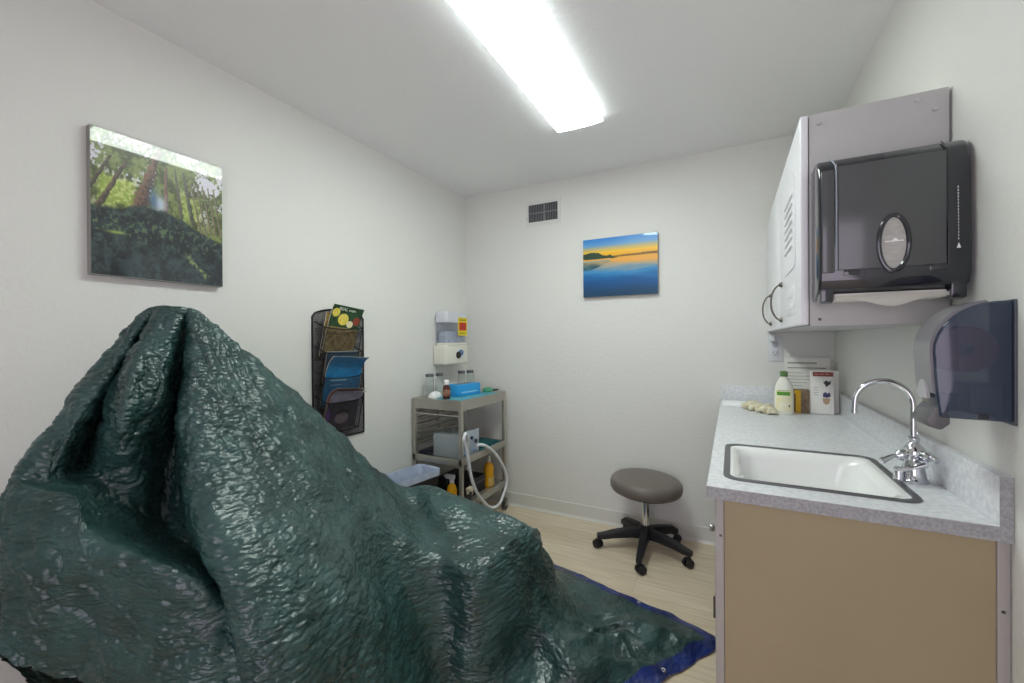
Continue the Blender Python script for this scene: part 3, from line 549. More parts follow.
def faucet():
    x, y = .436, 1.512; CT = .889+.0008
    t = thing('faucet', 'chrome gooseneck faucet with two lever handles behind the sink', 'faucet', (x, y, CT))
    # oval foot plate and bell-shaped body
    B().lathe([(.031, 0), (.031, .005), (.027, .010), (.024, .03), (.020, .055), (.020, .062), (.024, .068), (.026, .078), (.022, .090), (.015, .098), (.011, .104), (.013, .108), (.013, .116), (.009, .12), (0, .12)], (x, y, CT), 28,
              M=Matrix.Diagonal((1, 1.12, 1, 1))).build('body', M_CHROME, t)
    sp = [(x, y, CT+.115), (x, y, CT+.15), (x, y, CT+.19)]
    R = .062
    for k in range(0, 13):
        a = PI*k/12*1.02; sp.append((x-R+R*math.cos(a), y+.006*k/12, CT+.205+R*math.sin(a)))
    sp.append((sp[-1][0]-.001, sp[-1][1], sp[-1][2]-.018))
    cs = catmull(sp, 4)
    B().tube(cs, .0072, 14).cyl(cs[-1], cs[-1]+Vector((0, 0, -.010)), .0082, seg=14).build('spout', M_CHROME, t)
    # two lever handles leaving the body to both sides
    for ang, nm in ((202, 'handle'), (20, 'handle'), ):
        pass
    def handle(d, L):
        d = Vector(d).normalized(); p = Vector((x, y, CT+.078))+d*.018
        q = p+d*.022; up_ = Vector((0, 0, 1)); e = q+d*L+up_*(-.002)
        B().cyl(p, q, .013, .012, 16).cyl(q-d*.002, q+d*.006, .0145, .010, 16).tube([q, q+d*L*.3+up_*.004, q+d*L*.7, e], [.006, .0055, .007, .0095], 12).build('handle', M_CHROME, t)
    handle((-.82, -.40, -.25), .050)
    handle((.50, -.80, -.10), .022)
    # lever in front and its stop, pop-up rod behind
    B().cyl((x+.004, y-.02, CT+.052), (x+.010, y-.046, CT+.056), .011, .010, 16).tube([(x+.010, y-.046, CT+.056), (x-.016, y-.052, CT+.046), (x-.044, y-.050, CT+.036)], [.0065, .005, .006], 10).build('diverter_lever', M_CHROME, t)
    B().cyl((x-.034, y-.012, CT), (x-.034, y-.012, CT+.026), .013, .010, 14).lathe([(.010, 0), (.012, .004), (.008, .010), (0, .012)], (x-.034, y-.012, CT+.026), 14).build('side_valve', M_CHROME, t)
    B().cyl((x+.014, y+.022, CT+.07), (x+.014, y+.022, CT+.122), .004, seg=8).lathe([(0, 0), (.007, .003), (.007, .009), (0, .012)], (x+.014, y+.022, CT+.120), 12).build('lift_rod', M_CHROME, t)
faucet()

# ------------------------------------------------------------------ wall cabinet and the towel dispenser on its side
UX, UY0, UY1, UZ0, UZ1 = .203, 1.490, 2.893, 1.312, 1.924
M_WHITEL = mat('white lacquered door', '#E3E3E8', rough=.3, spec=.5)
M_CABS = mat('grey cabinet side', '#B6B5B5', rough=.45, spec=.4)
def wall_cabinet():
    t = thing('wall_cabinet', 'white wall cabinet with bow handles hung above the counter', 'cabinet', (.36, 2.19, UZ0))
    B().box((UX, UY0, UZ0), (XR-.006, UY0+.018, UZ1), .001).build('side_panel', M_CABS, t, label='grey side panel')
    B().box((UX, UY0+.018, UZ0+.01), (XR-.001, UY1, UZ1-.004)).build('body', mat('cabinet carcass', '#CFCBC2', rough=.5), t)
    for a, b_ in ((UY0-.003, 2.062), (2.066, 2.562)):
        d = B().box((UX-.022, a, UZ0+.004), (UX-.002, b_, UZ1), .004, 3).build('door', M_WHITEL, t)
        hy = b_-.07
        c = catmull([(UX-.022, hy, 1.490), (UX-.040, hy, 1.484), (UX-.056, hy, 1.455), (UX-.060, hy, 1.420), (UX-.056, hy, 1.385), (UX-.040, hy, 1.356), (UX-.022, hy, 1.350)], 5)
        h = B().tube(c, .0034, 10)
        for zz in (1.490, 1.350): h.lathe([(.011, 0), (.010, -.005), (.005, -.012), (0, -.012)], (UX-.022, hy, zz), 14, 'X')
        h.build('handle', mat('aged bronze', '#6E6A63', rough=.35, metal=.9), d)
        if a < 1.6:
            g = B().prism(rrect(1.74, 1.655, .30, .30, .03), UX-.0245, UX-.0215, 'X')
            for k in range(7):
                zz = 1.575+k*.027
                g.prism([(UX-.0245, zz), (UX-.0295, zz+.004), (UX-.0245, zz+.016)], 1.64, 1.84, 'Y')
            g.build('vent_grille', M_WHITEL, d)
            B().box((UX-.0240, 1.60, 1.355), (UX-.0215, 1.80, 1.45), .001).box((UX-.0252, 1.62, 1.372), (UX-.0238, 1.78, 1.392), .0005).box((UX-.0252, 1.62, 1.412), (UX-.0238, 1.78, 1.436), .0005).build('label_plate', M_WHITEL, d)
    B().box((UX-.016, 2.568, UZ0+.004), (UX-.002, UY1, UZ1)).build('filler_strip', M_WHITEL, t)
    B().box((UX+.0, UY0+.002, UZ0-.0), (XR-.0125, UY1, UZ0+.011)).build('bottom_panel', M_CABS, t)
    for xx, zz in ((.226, 1.896), (.475, 1.873), (.440, 1.905)):
        B().lathe([(.007, 0), (.006, -.004), (0, -.005)], (xx, UY0, zz), 12, 'Y').build('screw_cap', M_CABS, t)
    B().lathe([(.0045, 0), (.004, -.002), (0, -.002)], (.227, UY0, 1.331), 10, 'Y').build('screw', M_DARKMET, t)
wall_cabinet()

def towel_dispenser():
    x0, x1, z0, z1, y0, y1 = .207, .500, 1.392, 1.757, 1.365, 1.489
    t = thing('paper_towel_dispenser', 'smoky black towel dispenser on the cabinet side with paper hanging out', 'dispenser', ((x0+x1)/2, y1, 1.36))
    mb = mat('smoked black plastic', '#23252D', rough=.16, coat=.6, coat_rough=.08, spec=.6)
    mg = mat('smoked grey window', '#4A4C4E', rough=.28, coat=.4, coat_rough=.1)
    # profile in y,z: back flat on the cabinet, front bulging and leaning out downwards
    pr = [(y1, z0-.012), (y1-.05, z0-.012), (y0+.035, z0+.002), (y0+.012, z0+.012), (y0+.002, z0+.04), (y0, z0+.12), (y0+.006, z1-.06), (y0+.014, z1-.026), (y0+.034, z1-.006), (y0+.055, z1), (y1, z1)]
    B().prism(pr, x0, x1, 'X', .007).build('housing', mb, t, angle=50)
    def front(z): return y0+.006*(z-z0-.12)/(z1-.06-z0-.12) if z > z0+.12 else y0
    B().box((x0+.040, y0-.0030, z0+.060), (x1-.046, y0+.012, z1-.036), .002).build('front_cover', mg, t, label='smoked grey front window')
    B().box((x0+.006, y0-.0010, z0+.055), (x0+.034, y0+.02, z1-.042), .003).build('side_window', mg, t)
    B().tube(catmull([(x0+.037, y0-.002, z0+.06), (x0+.037, y0-.001, z1-.06), (x0+.036, y0+.010, z1-.026), (x0+.030, y0+.034, z1-.003)], 6), .0022, 8).build('cover_seam', mat('painted seam highlight', '#8F96A2', rough=.2, coat=.5), t)  # left seam in a paler colour, a highlight painted along the cover edge
    B().tube(catmull([(x1-.043, y0-.002, z0+.06), (x1-.043, y0-.001, z1-.06), (x1-.043, y0+.012, z1-.026), (x1-.043, y0+.034, z1-.002)], 6), .0014, 8).build('cover_seam', mb, t)
    cx, cz = .357, 1.511
    rim = [(cx+.0285*math.cos(a), y0-.004, cz+.068*math.sin(a)) for a in np.linspace(0, 2*PI, 48, endpoint=False)]
    B().tube(rim, .0055, 10, cyc=True).build('oval_frame', mb, t)
    ov = B().prism(ellipse_pts(cx, cz, .026, .065, 40), y0-.0052, y0-.002, 'Y').build('oval_window', mat('milky window plastic', '#B3B2AE', rough=.25, coat=.5, var='#A5A49F', var_scale=60, stretch=(1, 1, 3)), t, label='oval window showing white towels')
    B().box((cx-.017, y0-.0062, cz+.003), (cx+.019, y0-.0050, cz+.0055)).prism([(cx-.004, cz+.0055), (cx+.009, cz+.0055), (cx+.005, cz+.011), (cx+.001, cz+.0115)], y0-.0062, y0-.0050, 'Y').build('logo', mat('white print', '#F1F1F0', rough=.5), ov)
    mk = B()
    for k in range(17): mk.box((x1-.0255, y0-.0008, z0+.115+k*.0076), (x1-.0245, y0+.004, z0+.119+k*.0076))
    mk.prism([(x1-.028, z0+.095), (x1-.021, z0+.095), (x1-.0245, z0+.108)], y0-.0008, y0+.004, 'Y')
    mk.build('level_marks', mat('white print'), t)
    for xx in (.275, .44):
        B().box((xx-.016, y0-.002, z0+.046), (xx+.016, y0+.006, z0+.060), .001).build('latch', mb, t)
    # side lips of the slot
    for xx in (x0+.004, x1-.034):
        B().prism([(y0+.01, z0+.02), (y0+.012, z0-.020), (y0+.03, z0-.024), (y1-.03, z0-.012), (y1-.03, z0+.01)], xx, xx+.028, 'X', .003).build('slot_lip', mb, t)
    # folded towel hanging in the slot
    def tw(u, v):
        x = x0+.036+u*(x1-x0-.066); s = math.exp(-((u-.5)/.22)**2)
        z = z0-.004-v*(.010+.022*s)+.004*s*(1-v)
        return (x, y0+.022-.010*math.sin(v*PI*.5)*(.3+s), z)
    B().grid(tw, 40, 8, .0015).build('paper_towel', mat('white paper towel', '#E8E6DF', rough=.8), t, label='white folded paper towel')
    B().box((x0+.036, y0+.026, z0-.016), (x1-.036, y1-.01, z0+.002), .003).build('paper_stack', mat('white paper towel'), t)
towel_dispenser()

def lever_dispenser():
    y0, y1, z0, z1 = 1.216, 1.312, 1.104, 1.351
    xw, xf = XR-.0005, .384
    t = thing('lever_dispenser', 'blue smoky dispenser with a grey push lever on the right wall', 'dispenser', (xw, (y0+y1)/2, 1.08))
    ms = mat('blue smoked plastic', '#323F54', rough=.12, coat=.5, coat_rough=.05, alpha=.74)
    mgy = mat('grey lever plastic', '#77767C', rough=.3, coat=.3)
    # side outline in x,z: flat back, arched front
    front = [Vector((xw-.004, z1-.001, 0))]+[Vector((xf+.104*(1-math.sin(a)), z1-.105*(1-math.cos(a)), 0)) for a in np.linspace(.02, PI/2, 22)]+[Vector((xf+.001+.010*k*k, z1-.105-.140*k, 0)) for k in np.linspace(.15, 1, 8)]
    out = [(p[0], p[1]) for p in [(q.x, q.y) for q in [Vector((a[0], a[1])) for a in front]]] if False else [(q[0], q[1]) for q in front]
    pr = out+[(xw-.004, z0)]
    b = B(); b.prism(pr, y0, y1-.004, 'Y', .004); b.build('cover', ms, t, angle=50, label='see-through blue grey cover')
    B().box((xw-.004, y0-.003, z0-.006), (xw, y1, z1+.002), .001).build('back_plate', mat('dark back plate', '#4D525C', rough=.4), t)
    # grey front band, wrapping over the arch
    off = [(q[0]-.005, q[1]+.004*(1 if k < 18 else 0)) for k, q in enumerate(out[3:-3])]
    band = off+[(q[0]+.001, q[1]-.001) for q in out[3:-3]][::-1]
    B().prism(band, y0+.006, y1, 'Y').build('front_band', mgy, t, angle=50, label='grey front band')
    lv = [(xf+.012, z0+.03), (xf+.000, z0+.016), (xf-.012, z0-.008), (xf-.006, z0-.020), (xf+.014, z0-.026), (xf+.028, z0-.012), (xf+.028, z0+.004)]
    B().prism(lv, y0+.005, y1-.004, 'Y', .004).build('push_lever', mat('dark grey lever', '#5C5B5E', rough=.35), t, label='dark grey push lever')
    B().prism([((y0+y1)/2+.026*math.cos(a), z0+.040+.040*math.sin(a)) for a in np.linspace(0, PI, 16)], xf-.0052, xf+.001, 'X').build('lever_window', mat('bright grey plastic', '#A9A9AC', rough=.3), t)
    mw = mat('white print')
    B().box((xf+.0030, y0+.035, z1-.0945), (xf+.0080, y0+.073, z1-.091)).prism([(y0+.060, z1-.0915), (y0+.070, z1-.0915), (y0+.065, z1-.083)], xf+.0030, xf+.0080, 'X').build('logo', mw, t)
    # what shows inside: brown roll core and mechanism
    B().lathe([(.012, 0), (.050, 0), (.050, .07), (.012, .07)], (xw-.062, y0+.03, z1-.10), 28, 'Y').build('paper_roll', mat('brown roll', '#8A4630', rough=.7), t, label='brown roll seen through the cover')
    B().box((xw-.06, y0+.02, z0+.01), (xw-.01, y0+.1, z0+.075), .004).box((xw-.105, y0+.03, z0+.012), (xw-.07, y0+.09, z0+.05), .006).build('mechanism', mat('slate mechanism', '#3C4A5A', rough=.4), t)
    B().box((xw-.055, y0-.0012, z0+.004), (xw-.040, y0+.003, z0+.014), .0006).build('latch', M_BLACKP, t)
lever_dispenser()

# ------------------------------------------------------------------ things on the counter
def lotion():
    CT = .889+.0008
    x, y = .237, 2.545
    t = thing('lotion_bottle', 'white lotion bottle with a green cap and green label band', 'bottle', (x, y, CT))
    mwb = mat('white bottle plastic', '#ECEBE0', rough=.35)
    rings = []
    for z, w, d in ((0, .078, .044), (.004, .083, .048), (.10, .083, .048), (.135, .078, .046), (.16, .062, .042), (.178, .042, .034), (.186, .031, .030), (.192, .031, .030)):
        rings.append([(x+p[0]*w/2, y+p[1]*d/2, CT+z) for p in ellipse_pts(0, 0, 1, 1, 28)])
    B().loft(rings, True, True).build('body', mwb, t, angle=60)
    B().lathe([(.0165, 0), (.0175, .004), (.0170, .024), (.013, .028), (0, .028)], (x, y, CT+.192), 22).build('cap', mat('green cap', '#5F7F4C', rough=.4), t, label='green cap')
    def lab(z0_, z1_, a0, a1, m, nm, r=1.012):
        B().grid(lambda u, v: (x+.0415*r*math.cos(math.radians(a0+(a1-a0)*u)), y+.024*r*math.sin(math.radians(a0+(a1-a0)*u))-.0005, CT+z0_+(z1_-z0_)*v), 14, 4).build(nm, m, t)
    lab(.02, .125, 215, 325, mat('cream label', '#F2EFD8', rough=.5, var='#E9E2AE', var_scale=25), 'label')
    lab(.098, .116, 222, 305, mat('leaf green print', '#5E9A2E', rough=.5), 'green_band', 1.03)
    lab(.120, .124, 228, 300, mat('pale green print', '#9DB58A', rough=.5), 'print_line', 1.03)
    lab(.040, .050, 295, 305, mat('brown print', '#6E6A50', rough=.5), 'print_dot', 1.03)
lotion()

def card(name, label, cat, cx, cy, w, h, t_, rz, lean, m, group=None, base=CT):
    t = thing(name, label, cat, (cx, cy, base), group)
    M_ = Matrix.Translation((cx, cy, base+.0022)) @ Matrix.Rotation(rz, 4, 'Z') @ Matrix.Rotation(lean, 4, 'X')
    return t, M_
M_PAPER = mat('white card', '#E9E7E2', rough=.6)
def brochures():
    # printed leaflets standing against the corner
    specs = [(.408, 2.622, .098, .220, -.02, -.10, 'front', 'white leaflet with a dark red top band, in front of the others'),
             (.437, 2.675, .098, .216, -.10, -.10, 'mid', 'plain white leaflet tucked behind the red-topped leaflet'),
             (.452, 2.705, .066, .210, -.16, -.10, 'back', 'white leaflet with a red tip, hindmost of the leaflets')]
    for cx, cy, w, h, rz, lean, k, lab in specs:
        t, Mx = card('leaflet', lab, 'leaflet', cx, cy, w, h, .004, rz, lean, M_PAPER, 'leaflets by the counter corner')
        b = B(Mx)
        if k == 'front': b.box((-w/2, -.004, 0), (w/2, 0, h), .0005).box((-w/2, -.004, 0), (-w/2+.002, .014, h))
        else: b.box((-w/2, -.004, 0), (w/2, 0, h), .0005)
        b.build('sheet', M_PAPER, t)
        mr = mat('dark red print', '#8E4640', rough=.6)
        if k == 'front':
            B(Mx).box((-w/2+.012, -.0046, h-.030), (w/2-.001, -.0040, h-.008)).build('title_band', mr, t)
            p = B(Mx)
            for j in range(3): p.box((-.03+j*.022, -.0051, h-.021), (-.014+j*.022, -.0045, h-.017))
            p.build('title_print', mat('pale red print', '#C49A94', rough=.6), t)
            B(Mx).prism([(.006, h-.062), (.018, h-.05), (.03, h-.058), (.038, h-.048), (.036, h-.068), (.028, h-.074), (.018, h-.084), (.014, h-.072)], -.0047, -.0040, 'Y').build('flower_print', mat('dark leaf print', '#3E4644', rough=.6), t)
            B(Mx).prism([(.004, h-.118), (.014, h-.108), (.022, h-.116), (.032, h-.110), (.036, h-.13), (.02, h-.138), (.004, h-.134)], -.0047, -.0040, 'Y').build('berry_print', mat('violet print', '#4B4470', rough=.6), t)
            B(Mx).prism([(.002, h-.140), (.034, h-.140), (.028, h-.168), (.014, h-.172), (.004, h-.162)], -.0047, -.0040, 'Y').build('pot_print', mat('sand print', '#B79A80', rough=.6), t)
            q = B(Mx)
            for j in range(4): q.box((-w/2+.012, -.0046, h-.09-j*.012), (-w/2+.034, -.0040, h-.0875-j*.012))
            q.build('text_lines', mat('grey print', '#A8A8A6', rough=.6), t)
        if k == 'back':
            B(Mx).box((-w/2+.02, -.0046, h-.03), (w/2, -.0040, h-.004)).build('title_band', mr, t)
    t, Mx = card('notice_sheet', 'white printed notice sheet leaning on the back wall behind the leaflets', 'sheet', .372, 2.82, .21, .275, .002, 0, -.06, M_PAPER)
    B(Mx).box((-.105, -.002, 0), (.105, 0, .275)).build('sheet', M_PAPER, t)
    q = B(Mx); mg = mat('grey green print', '#9FA99C', rough=.6)
    q.box((-.09, -.0026, .242), (.045, -.002, .252)); q.box((-.09, -.0026, .216), (.085, -.002, .223))
    for j in range(7): q.box((-.09, -.0026, .19-j*.018), (-.02+.02*((j*7) % 4), -.002, .193-j*.018))
    q.build('text_lines', mg, t)
    t = thing('small_box', 'small yellow and brown box between the lotion bottle and the leaflets', 'box', (.322, 2.655, CT))
    B().box((.290, 2.625, CT+.0008), (.356, 2.69, CT+.118), .001).build('carton', mat('brown patterned card', '#6E5A4A', rough=.6, var='#8F7C62', var_scale=60), t)
    B().box((.289, 2.6245, CT+.001), (.318, 2.626, CT+.1175)).build('yellow_panel', mat('yellow card', '#D9A916', rough=.5), t, label='yellow printed panel')
    B().box((.2895, 2.6235, CT+.006), (.296, 2.6246, CT+.1)).build('dark_strip', mat('dark green print', '#4E4A1A', rough=.5), t)
brochures()

def crumpled(name, label, cat, fn, nu, nv, m, th=.0015):
    b = B(); b.grid(fn, nu, nv, th); o = b.build(name, m, None, angle=80); tag(o, label, cat); return o
def counter_soft():
    rs = np.random.RandomState(3)
    def fn(u, v):
        # long crumpled roll: from the pad to the lotion bottle
        px, py = .052+u*.150, 2.70-u*.21
        a = v*2*PI; r = .021+.005*math.sin(u*37)+.004*math.sin(u*61+v*11)+.004*math.sin(a*3+u*25)
        s = (1-abs(2*u-1)**6)
        return (px+r*1.7*s*math.cos(a)*.6, py+r*1.7*s*math.cos(a)*.8, CT+.0012+max(0, (.019+r*s*math.sin(a))*(.45+.55*s)))
    b = B(); b.grid(fn, 70, 28); o = b.build('crumpled_cloth', mat('cream cloth', '#ECE8D4', rough=.85, var='#D9D1B0', var_scale=70), None, angle=60)
    tag(o, 'crumpled cream cloth lying in front of the lotion bottle', 'cloth')
    b = B(); r = rrect(.030, 2.775, .165, .13, .03)
    b.loft([[(x, y, CT+.001) for x, y in r], [(x, y, CT+.008) for x, y in r], [(.03+(x-.03)*.93, 2.775+(y-2.775)*.93, CT+.020+.005*math.sin(x*60)) for x, y in r], [(.03+(x-.03)*.5, 2.775+(y-2.775)*.5, CT+.024) for x, y in r]], True, True)
    o = b.build('folded_pad', mat('white pad', '#EFF0F1', rough=.85, bump=.3, bump_scale=90), None, angle=50); tag(o, 'white folded pad at the far corner of the countertop', 'pad')
counter_soft()

def outlet():
    t = thing('wall_outlet', 'white wall outlet on the back wall under the cabinet', 'outlet', (.228, YB, 1.140))
    m1 = mat('white outlet plastic', '#DCDDE0', rough=.35)
    B().box((.192, YB-.006, 1.142), (.264, YB, 1.288), .002).build('face_plate', m1, t)
    for z in (1.19, 1.24):
        s = B().box((.211, YB-.009, z-.017), (.245, YB-.005, z+.017), .003).build('socket', mat('grey white plastic', '#C9CCD4', rough=.35), t)
        B().box((.219, YB-.0096, z-.004), (.2215, YB-.008, z+.009)).box((.234, YB-.0096, z-.004), (.2365, YB-.008, z+.009)).cyl((.228, YB-.0096, z-.010), (.228, YB-.008, z-.010), .003, seg=10).build('slot', M_BLACKP, s)
    tt = thing('socket_plug', 'small white plug in the wall outlet just under the wall cabinet', 'plug', (.212, YB-.01, 1.258))
    B().box((.196, YB-.050, 1.258), (.226, YB-.0100, 1.302), .006, 3).build('body', m1, tt)
    B().cyl((.211, YB-.030, 1.259), (.211, YB-.030, 1.250), .008, seg=12).build('nozzle', mat('grey white plastic'), tt)
outlet()

# ------------------------------------------------------------------ pictures
def print_mesh(name, m, P00, U, V, nu, nv, paint, parent):
    """flat printed face: P00 corner, U/V edge vectors, paint(u, v)->rgb arrays (srgb)"""
    u, v = np.meshgrid((np.arange(nu)+.5)/nu, (np.arange(nv)+.5)/nv, indexing='ij')
    rgb = np.clip(paint(u, v), 0, 1); rgbl = np.where(rgb <= .04045, rgb/12.92, ((rgb+.055)/1.055)**2.4)
    gu, gv = np.meshgrid(np.linspace(0, 1, nu+1), np.linspace(0, 1, nv+1), indexing='ij')
    P = np.array(P00)+gu[..., None]*np.array(U)+gv[..., None]*np.array(V)
    idx = np.arange((nu+1)*(nv+1)).reshape(nu+1, nv+1)
    q = np.stack([idx[:-1, :-1], idx[1:, :-1], idx[1:, 1:], idx[:-1, 1:]], -1).reshape(-1, 4)
    me = bpy.data.meshes.new(name); me.from_pydata([tuple(p) for p in P.reshape(-1, 3)], [], q.tolist()); me.update()
    ca = me.color_attributes.new('print', 'FLOAT_COLOR', 'CORNER')
    col = np.concatenate([rgbl.reshape(-1, 3), np.ones((nu*nv, 1))], 1).repeat(4, axis=0).astype(np.float32)
    ca.data.foreach_set('color', col.ravel())
    return link(name, me, m, parent, smooth=False)
M_PRINT = mat('glossy print', '#808080', rough=.30, coat=.75, coat_rough=.02, attr='print')
M_CANE = mat('print edge board', '#8E8E8A', rough=.5)
def hexf(h): return np.array([int(h[i:i+2], 16)/255 for i in (1, 3, 5)])
def mixc(a, b, t): return a*(1-t[..., None])+b*t[..., None]
def sm(a, b, x): t = np.clip((x-a)/(b-a), 0, 1); return t*t*(3-2*t)
def forest(u, v):
    n = fbm(u*20, v*20, 1.3, 4); n2 = fbm(u*55, v*55, 4.1, 3); n3 = fbm(u*6, v*6, 9.2, 3)
    c = mixc(hexf('#444E28'), hexf('#7E8C50'), sm(-.6, .7, n+n2*.4))
    sky = sm(.05, .55, n3+n2*.55+.30*np.exp(-((u-.55)/.3)**2-((v-.72)/.12)**2)*1.6-.25)*sm(.42, .6, v)
    c = mixc(c, np.broadcast_to(hexf('#D5D3DE'), c.shape), sky)
    yg = sm(.0, .5, 1-np.abs(v-.60)/.14+n*.25)*(sm(.02, .08, u)*(1-sm(.24, .34, u))+.7*sm(.62, .66, u)*(1-sm(.75, .85, u)))
    c = mixc(c, mixc(hexf('#94A84A'), hexf('#C3CF78'), sm(-.4, .5, n2)), np.clip(yg, 0, 1))
    def trunk(c, x0, y0, x1, y1, w0, w1, col, dk):
        t = (v-y0)/(y1-y0); xc = x0+(x1-x0)*t; w = w0+(w1-w0)*np.clip(t, 0, 1)
        d = (u-xc)/w+.30*n2; a = (1-sm(.8, 1.05, np.abs(d)))*((t > -.1) & (t < 1.05))
        return mixc(c, mixc(hexf(col), hexf(dk), sm(-.6, .9, d+.4*n2)), a)
    c = trunk(c, .02, .42, .22, .80, .028, .014, '#6B5A48', '#3A3430')
    c = trunk(c, -.05, .50, .12, .82, .020, .010, '#5A5040', '#2E2C28')
    c = trunk(c, .30, .48, .47, .98, .060, .022, '#80604F', '#453836')
    c = trunk(c, .515, .52, .52, .85, .018, .010, '#8C6A5E', '#5A4A48')
    c = trunk(c, .64, .50, .59, .85, .016, .008, '#6A6658', '#47463E')
    c = trunk(c, .73, .50, .66, .84, .022, .010, '#5E6050', '#3E4038')
    for k in range(5): c = trunk(c, .80+.045*k, .44, .72+.05*k, .78, .010, .006, '#8A7C66', '#5A5444')
    fl = np.exp(-((u-.47)/.05)**2-((v-.57)/.07)**2); c = mixc(c, np.broadcast_to(hexf('#C9D6F2'), c.shape), np.clip(fl*.9, 0, 1))
    fb = np.exp(-((u-.42)/.03)**2-((v-.60)/.08)**2); c = mixc(c, np.broadcast_to(hexf('#3E5F9E'), c.shape), np.clip(fb*.7, 0, 1))
    top = .455+.07*np.exp(-((u-.42)/.22)**2)-.10*sm(.6, 1., u)+.018*n
    rk = 1-sm(-.012, .012, v-top)
    rock = mixc(hexf('#161F24'), hexf('#344347'), sm(-.9, .9, n+n2*.6))
    ms = sm(.35, .8, n2+n*.5)*np.exp(-((v-.36)/.10)**2); rock = mixc(rock, np.broadcast_to(hexf('#6E8A52'), c.shape), ms*.6)
    ln = np.exp(-((u-(.70+.16*sm(.05, .22, .26-v)))/.028)**2)*(1-sm(.20, .26, v))*sm(.02, .06, v)
    rock = mixc(rock, np.broadcast_to(hexf('#8FA060'), c.shape), np.clip(ln*(.55+.5*n2), 0, 1))
    pn = np.exp(-((u-.16)/.07)**2-((v-.305)/.012)**2); rock = mixc(rock, np.broadcast_to(hexf('#A9C45C'), c.shape), np.clip(pn, 0, 1)*.8)
    return mixc(c, rock, rk)
def lake(u, v):
    n = fbm(u*3, v*14, 2.2, 4)
    stops = [(0, '#1D4E6E'), (.12, '#1B5580'), (.27, '#1566A4'), (.42, '#4796CB'), (.52, '#B9AE9E'), (.60, '#F0B253'), (.665, '#F2B64A'), (.70, '#F4B62A'), (.76, '#F6C83A'), (.82, '#C9B98A'), (.88, '#6FA6D6'), (1., '#2F8BD8')]
    w = v+.03*n*(v < .66)+.05*(u-.5)*(v > .66)*0
    sh = np.interp(u, [0, .5, 1], [.05, 0, -.03]); w = np.clip(w-sh*np.where(v > .62, .0, .5), 0, 1)
    c = np.stack([np.interp(w, [s[0] for s in stops], [hexf(s[1])[k] for s in stops]) for k in range(3)], -1)
    h = .655+np.interp(u, [0, .06, .13, .22, .28, .33, .38, .42, .6, 1], [.09, .105, .115, .10, .055, .04, .055, .02, .012, .03])
    base = .655
    land = (v > base-.01*np.sin(u*3)) & (v < h)
    lowland = ((v > .655) & (v < .672+.03*u)) & (u > .4)
    c = mixc(c, np.broadcast_to(hexf('#24463E'), c.shape), land*(1-sm(.4, .5, u))*.95)
    c = mixc(c, np.broadcast_to(hexf('#6B5230'), c.shape), np.clip(lowland+0., 0, 1)*.7)
    rf = (v < .60) & (v > .60-np.interp(u, [0, .1, .2, .3, .42], [.14, .14, .10, .05, 0])) & (u < .42)
    c = mixc(c, np.broadcast_to(hexf('#2C5A66'), c.shape), rf*(.55+.45*np.clip(n*2, -1, 1)))
    c = c**1.12
    st = (np.abs(v-.612) < .014) & (u < .38); c = mixc(c, np.broadcast_to(hexf('#7FA9B8'), c.shape), st*.8)
    return c
def pictures():
    x = XL+.030
    y0, y1, z0, z1 = .605, 1.016, 1.508, 2.007
    t = thing('forest_picture', 'print of sunlit forest trees above a mossy bank on the left wall', 'picture', (XL, (y0+y1)/2, z0))
    tl = .0015                                         # hangs leaning forward a little
    B().prism([(XL+.001, z0), (x-.0006, z0), (x-.0006+tl, z1), (XL+.001+tl, z1)], y0, y1, 'Y').build('board', M_CANE, t, smooth=False)
    print_mesh('print', M_PRINT, (x, y0+.0005, z0+.002), (0, y1-y0-.001, 0), (tl, 0, z1-z0-.004), 240, 290, forest, t)
    y = YB-.028; x0, x1, z0, z1 = -.921, -.4195, 1.571, 1.972
    t = thing('lake_picture', 'print of a blue lake at orange sunset on the back wall', 'picture', ((x0+x1)/2, YB, z0))
    B().box((x0, y+.0006, z0), (x1, YB-.0005, z1), .0008).build('board', M_CANE, t)
    print_mesh('print', M_PRINT, (x0+.0005, y, z0+.001), (x1-x0-.001, 0, 0), (0, 0, z1-z0-.002), 150, 120, lake, t)
pictures()

def vent():
    x0, x1, z0, z1 = -1.352, -1.119, 2.158, 2.287
    t = thing('air_vent', 'small white metal air vent grille high on the back wall', 'vent', ((x0+x1)/2, YB, z0))
    m1 = mat('white painted vent', '#DADBD7', rough=.5)
    B().box((x0-.022, YB-.004, z0-.028), (x1+.022, YB-.0005, z0)).box((x0-.022, YB-.004, z1), (x1+.022, YB-.0005, z1+.022)).box((x0-.022, YB-.004, z0), (x0, YB-.0005, z1)).box((x1, YB-.004, z0), (x1+.022, YB-.0005, z1)).build('frame', m1, t, smooth=False)
    B().box((x0, YB-.0025, z0), (x1, YB-.0008, z1)).build('duct_opening', mat('dark duct', '#3B3B40', rough=.7), t)
    s = B(); n = 17
    for k in range(1, n):
        xx = x0+(x1-x0)*k/n; s.box((xx-.0016, YB-.009, z0), (xx+.0016, YB-.0026, z1))
    s.box((x0, YB-.0095, (z0+z1)/2-.003), (x1, YB-.0026, (z0+z1)/2+.003)).box(((x0+x1)/2+.010, YB-.0095, z0), ((x0+x1)/2+.017, YB-.0026, z1))
    s.build('grille', mat('grey vent blade', '#87888A', rough=.5), t, smooth=False)
    B().lathe([(.005, 0), (.004, -.003), (0, -.0035)], (x0-.012, YB-.004, z0+.03), 10, 'Y').build('screw', M_SATIN, t)
vent()

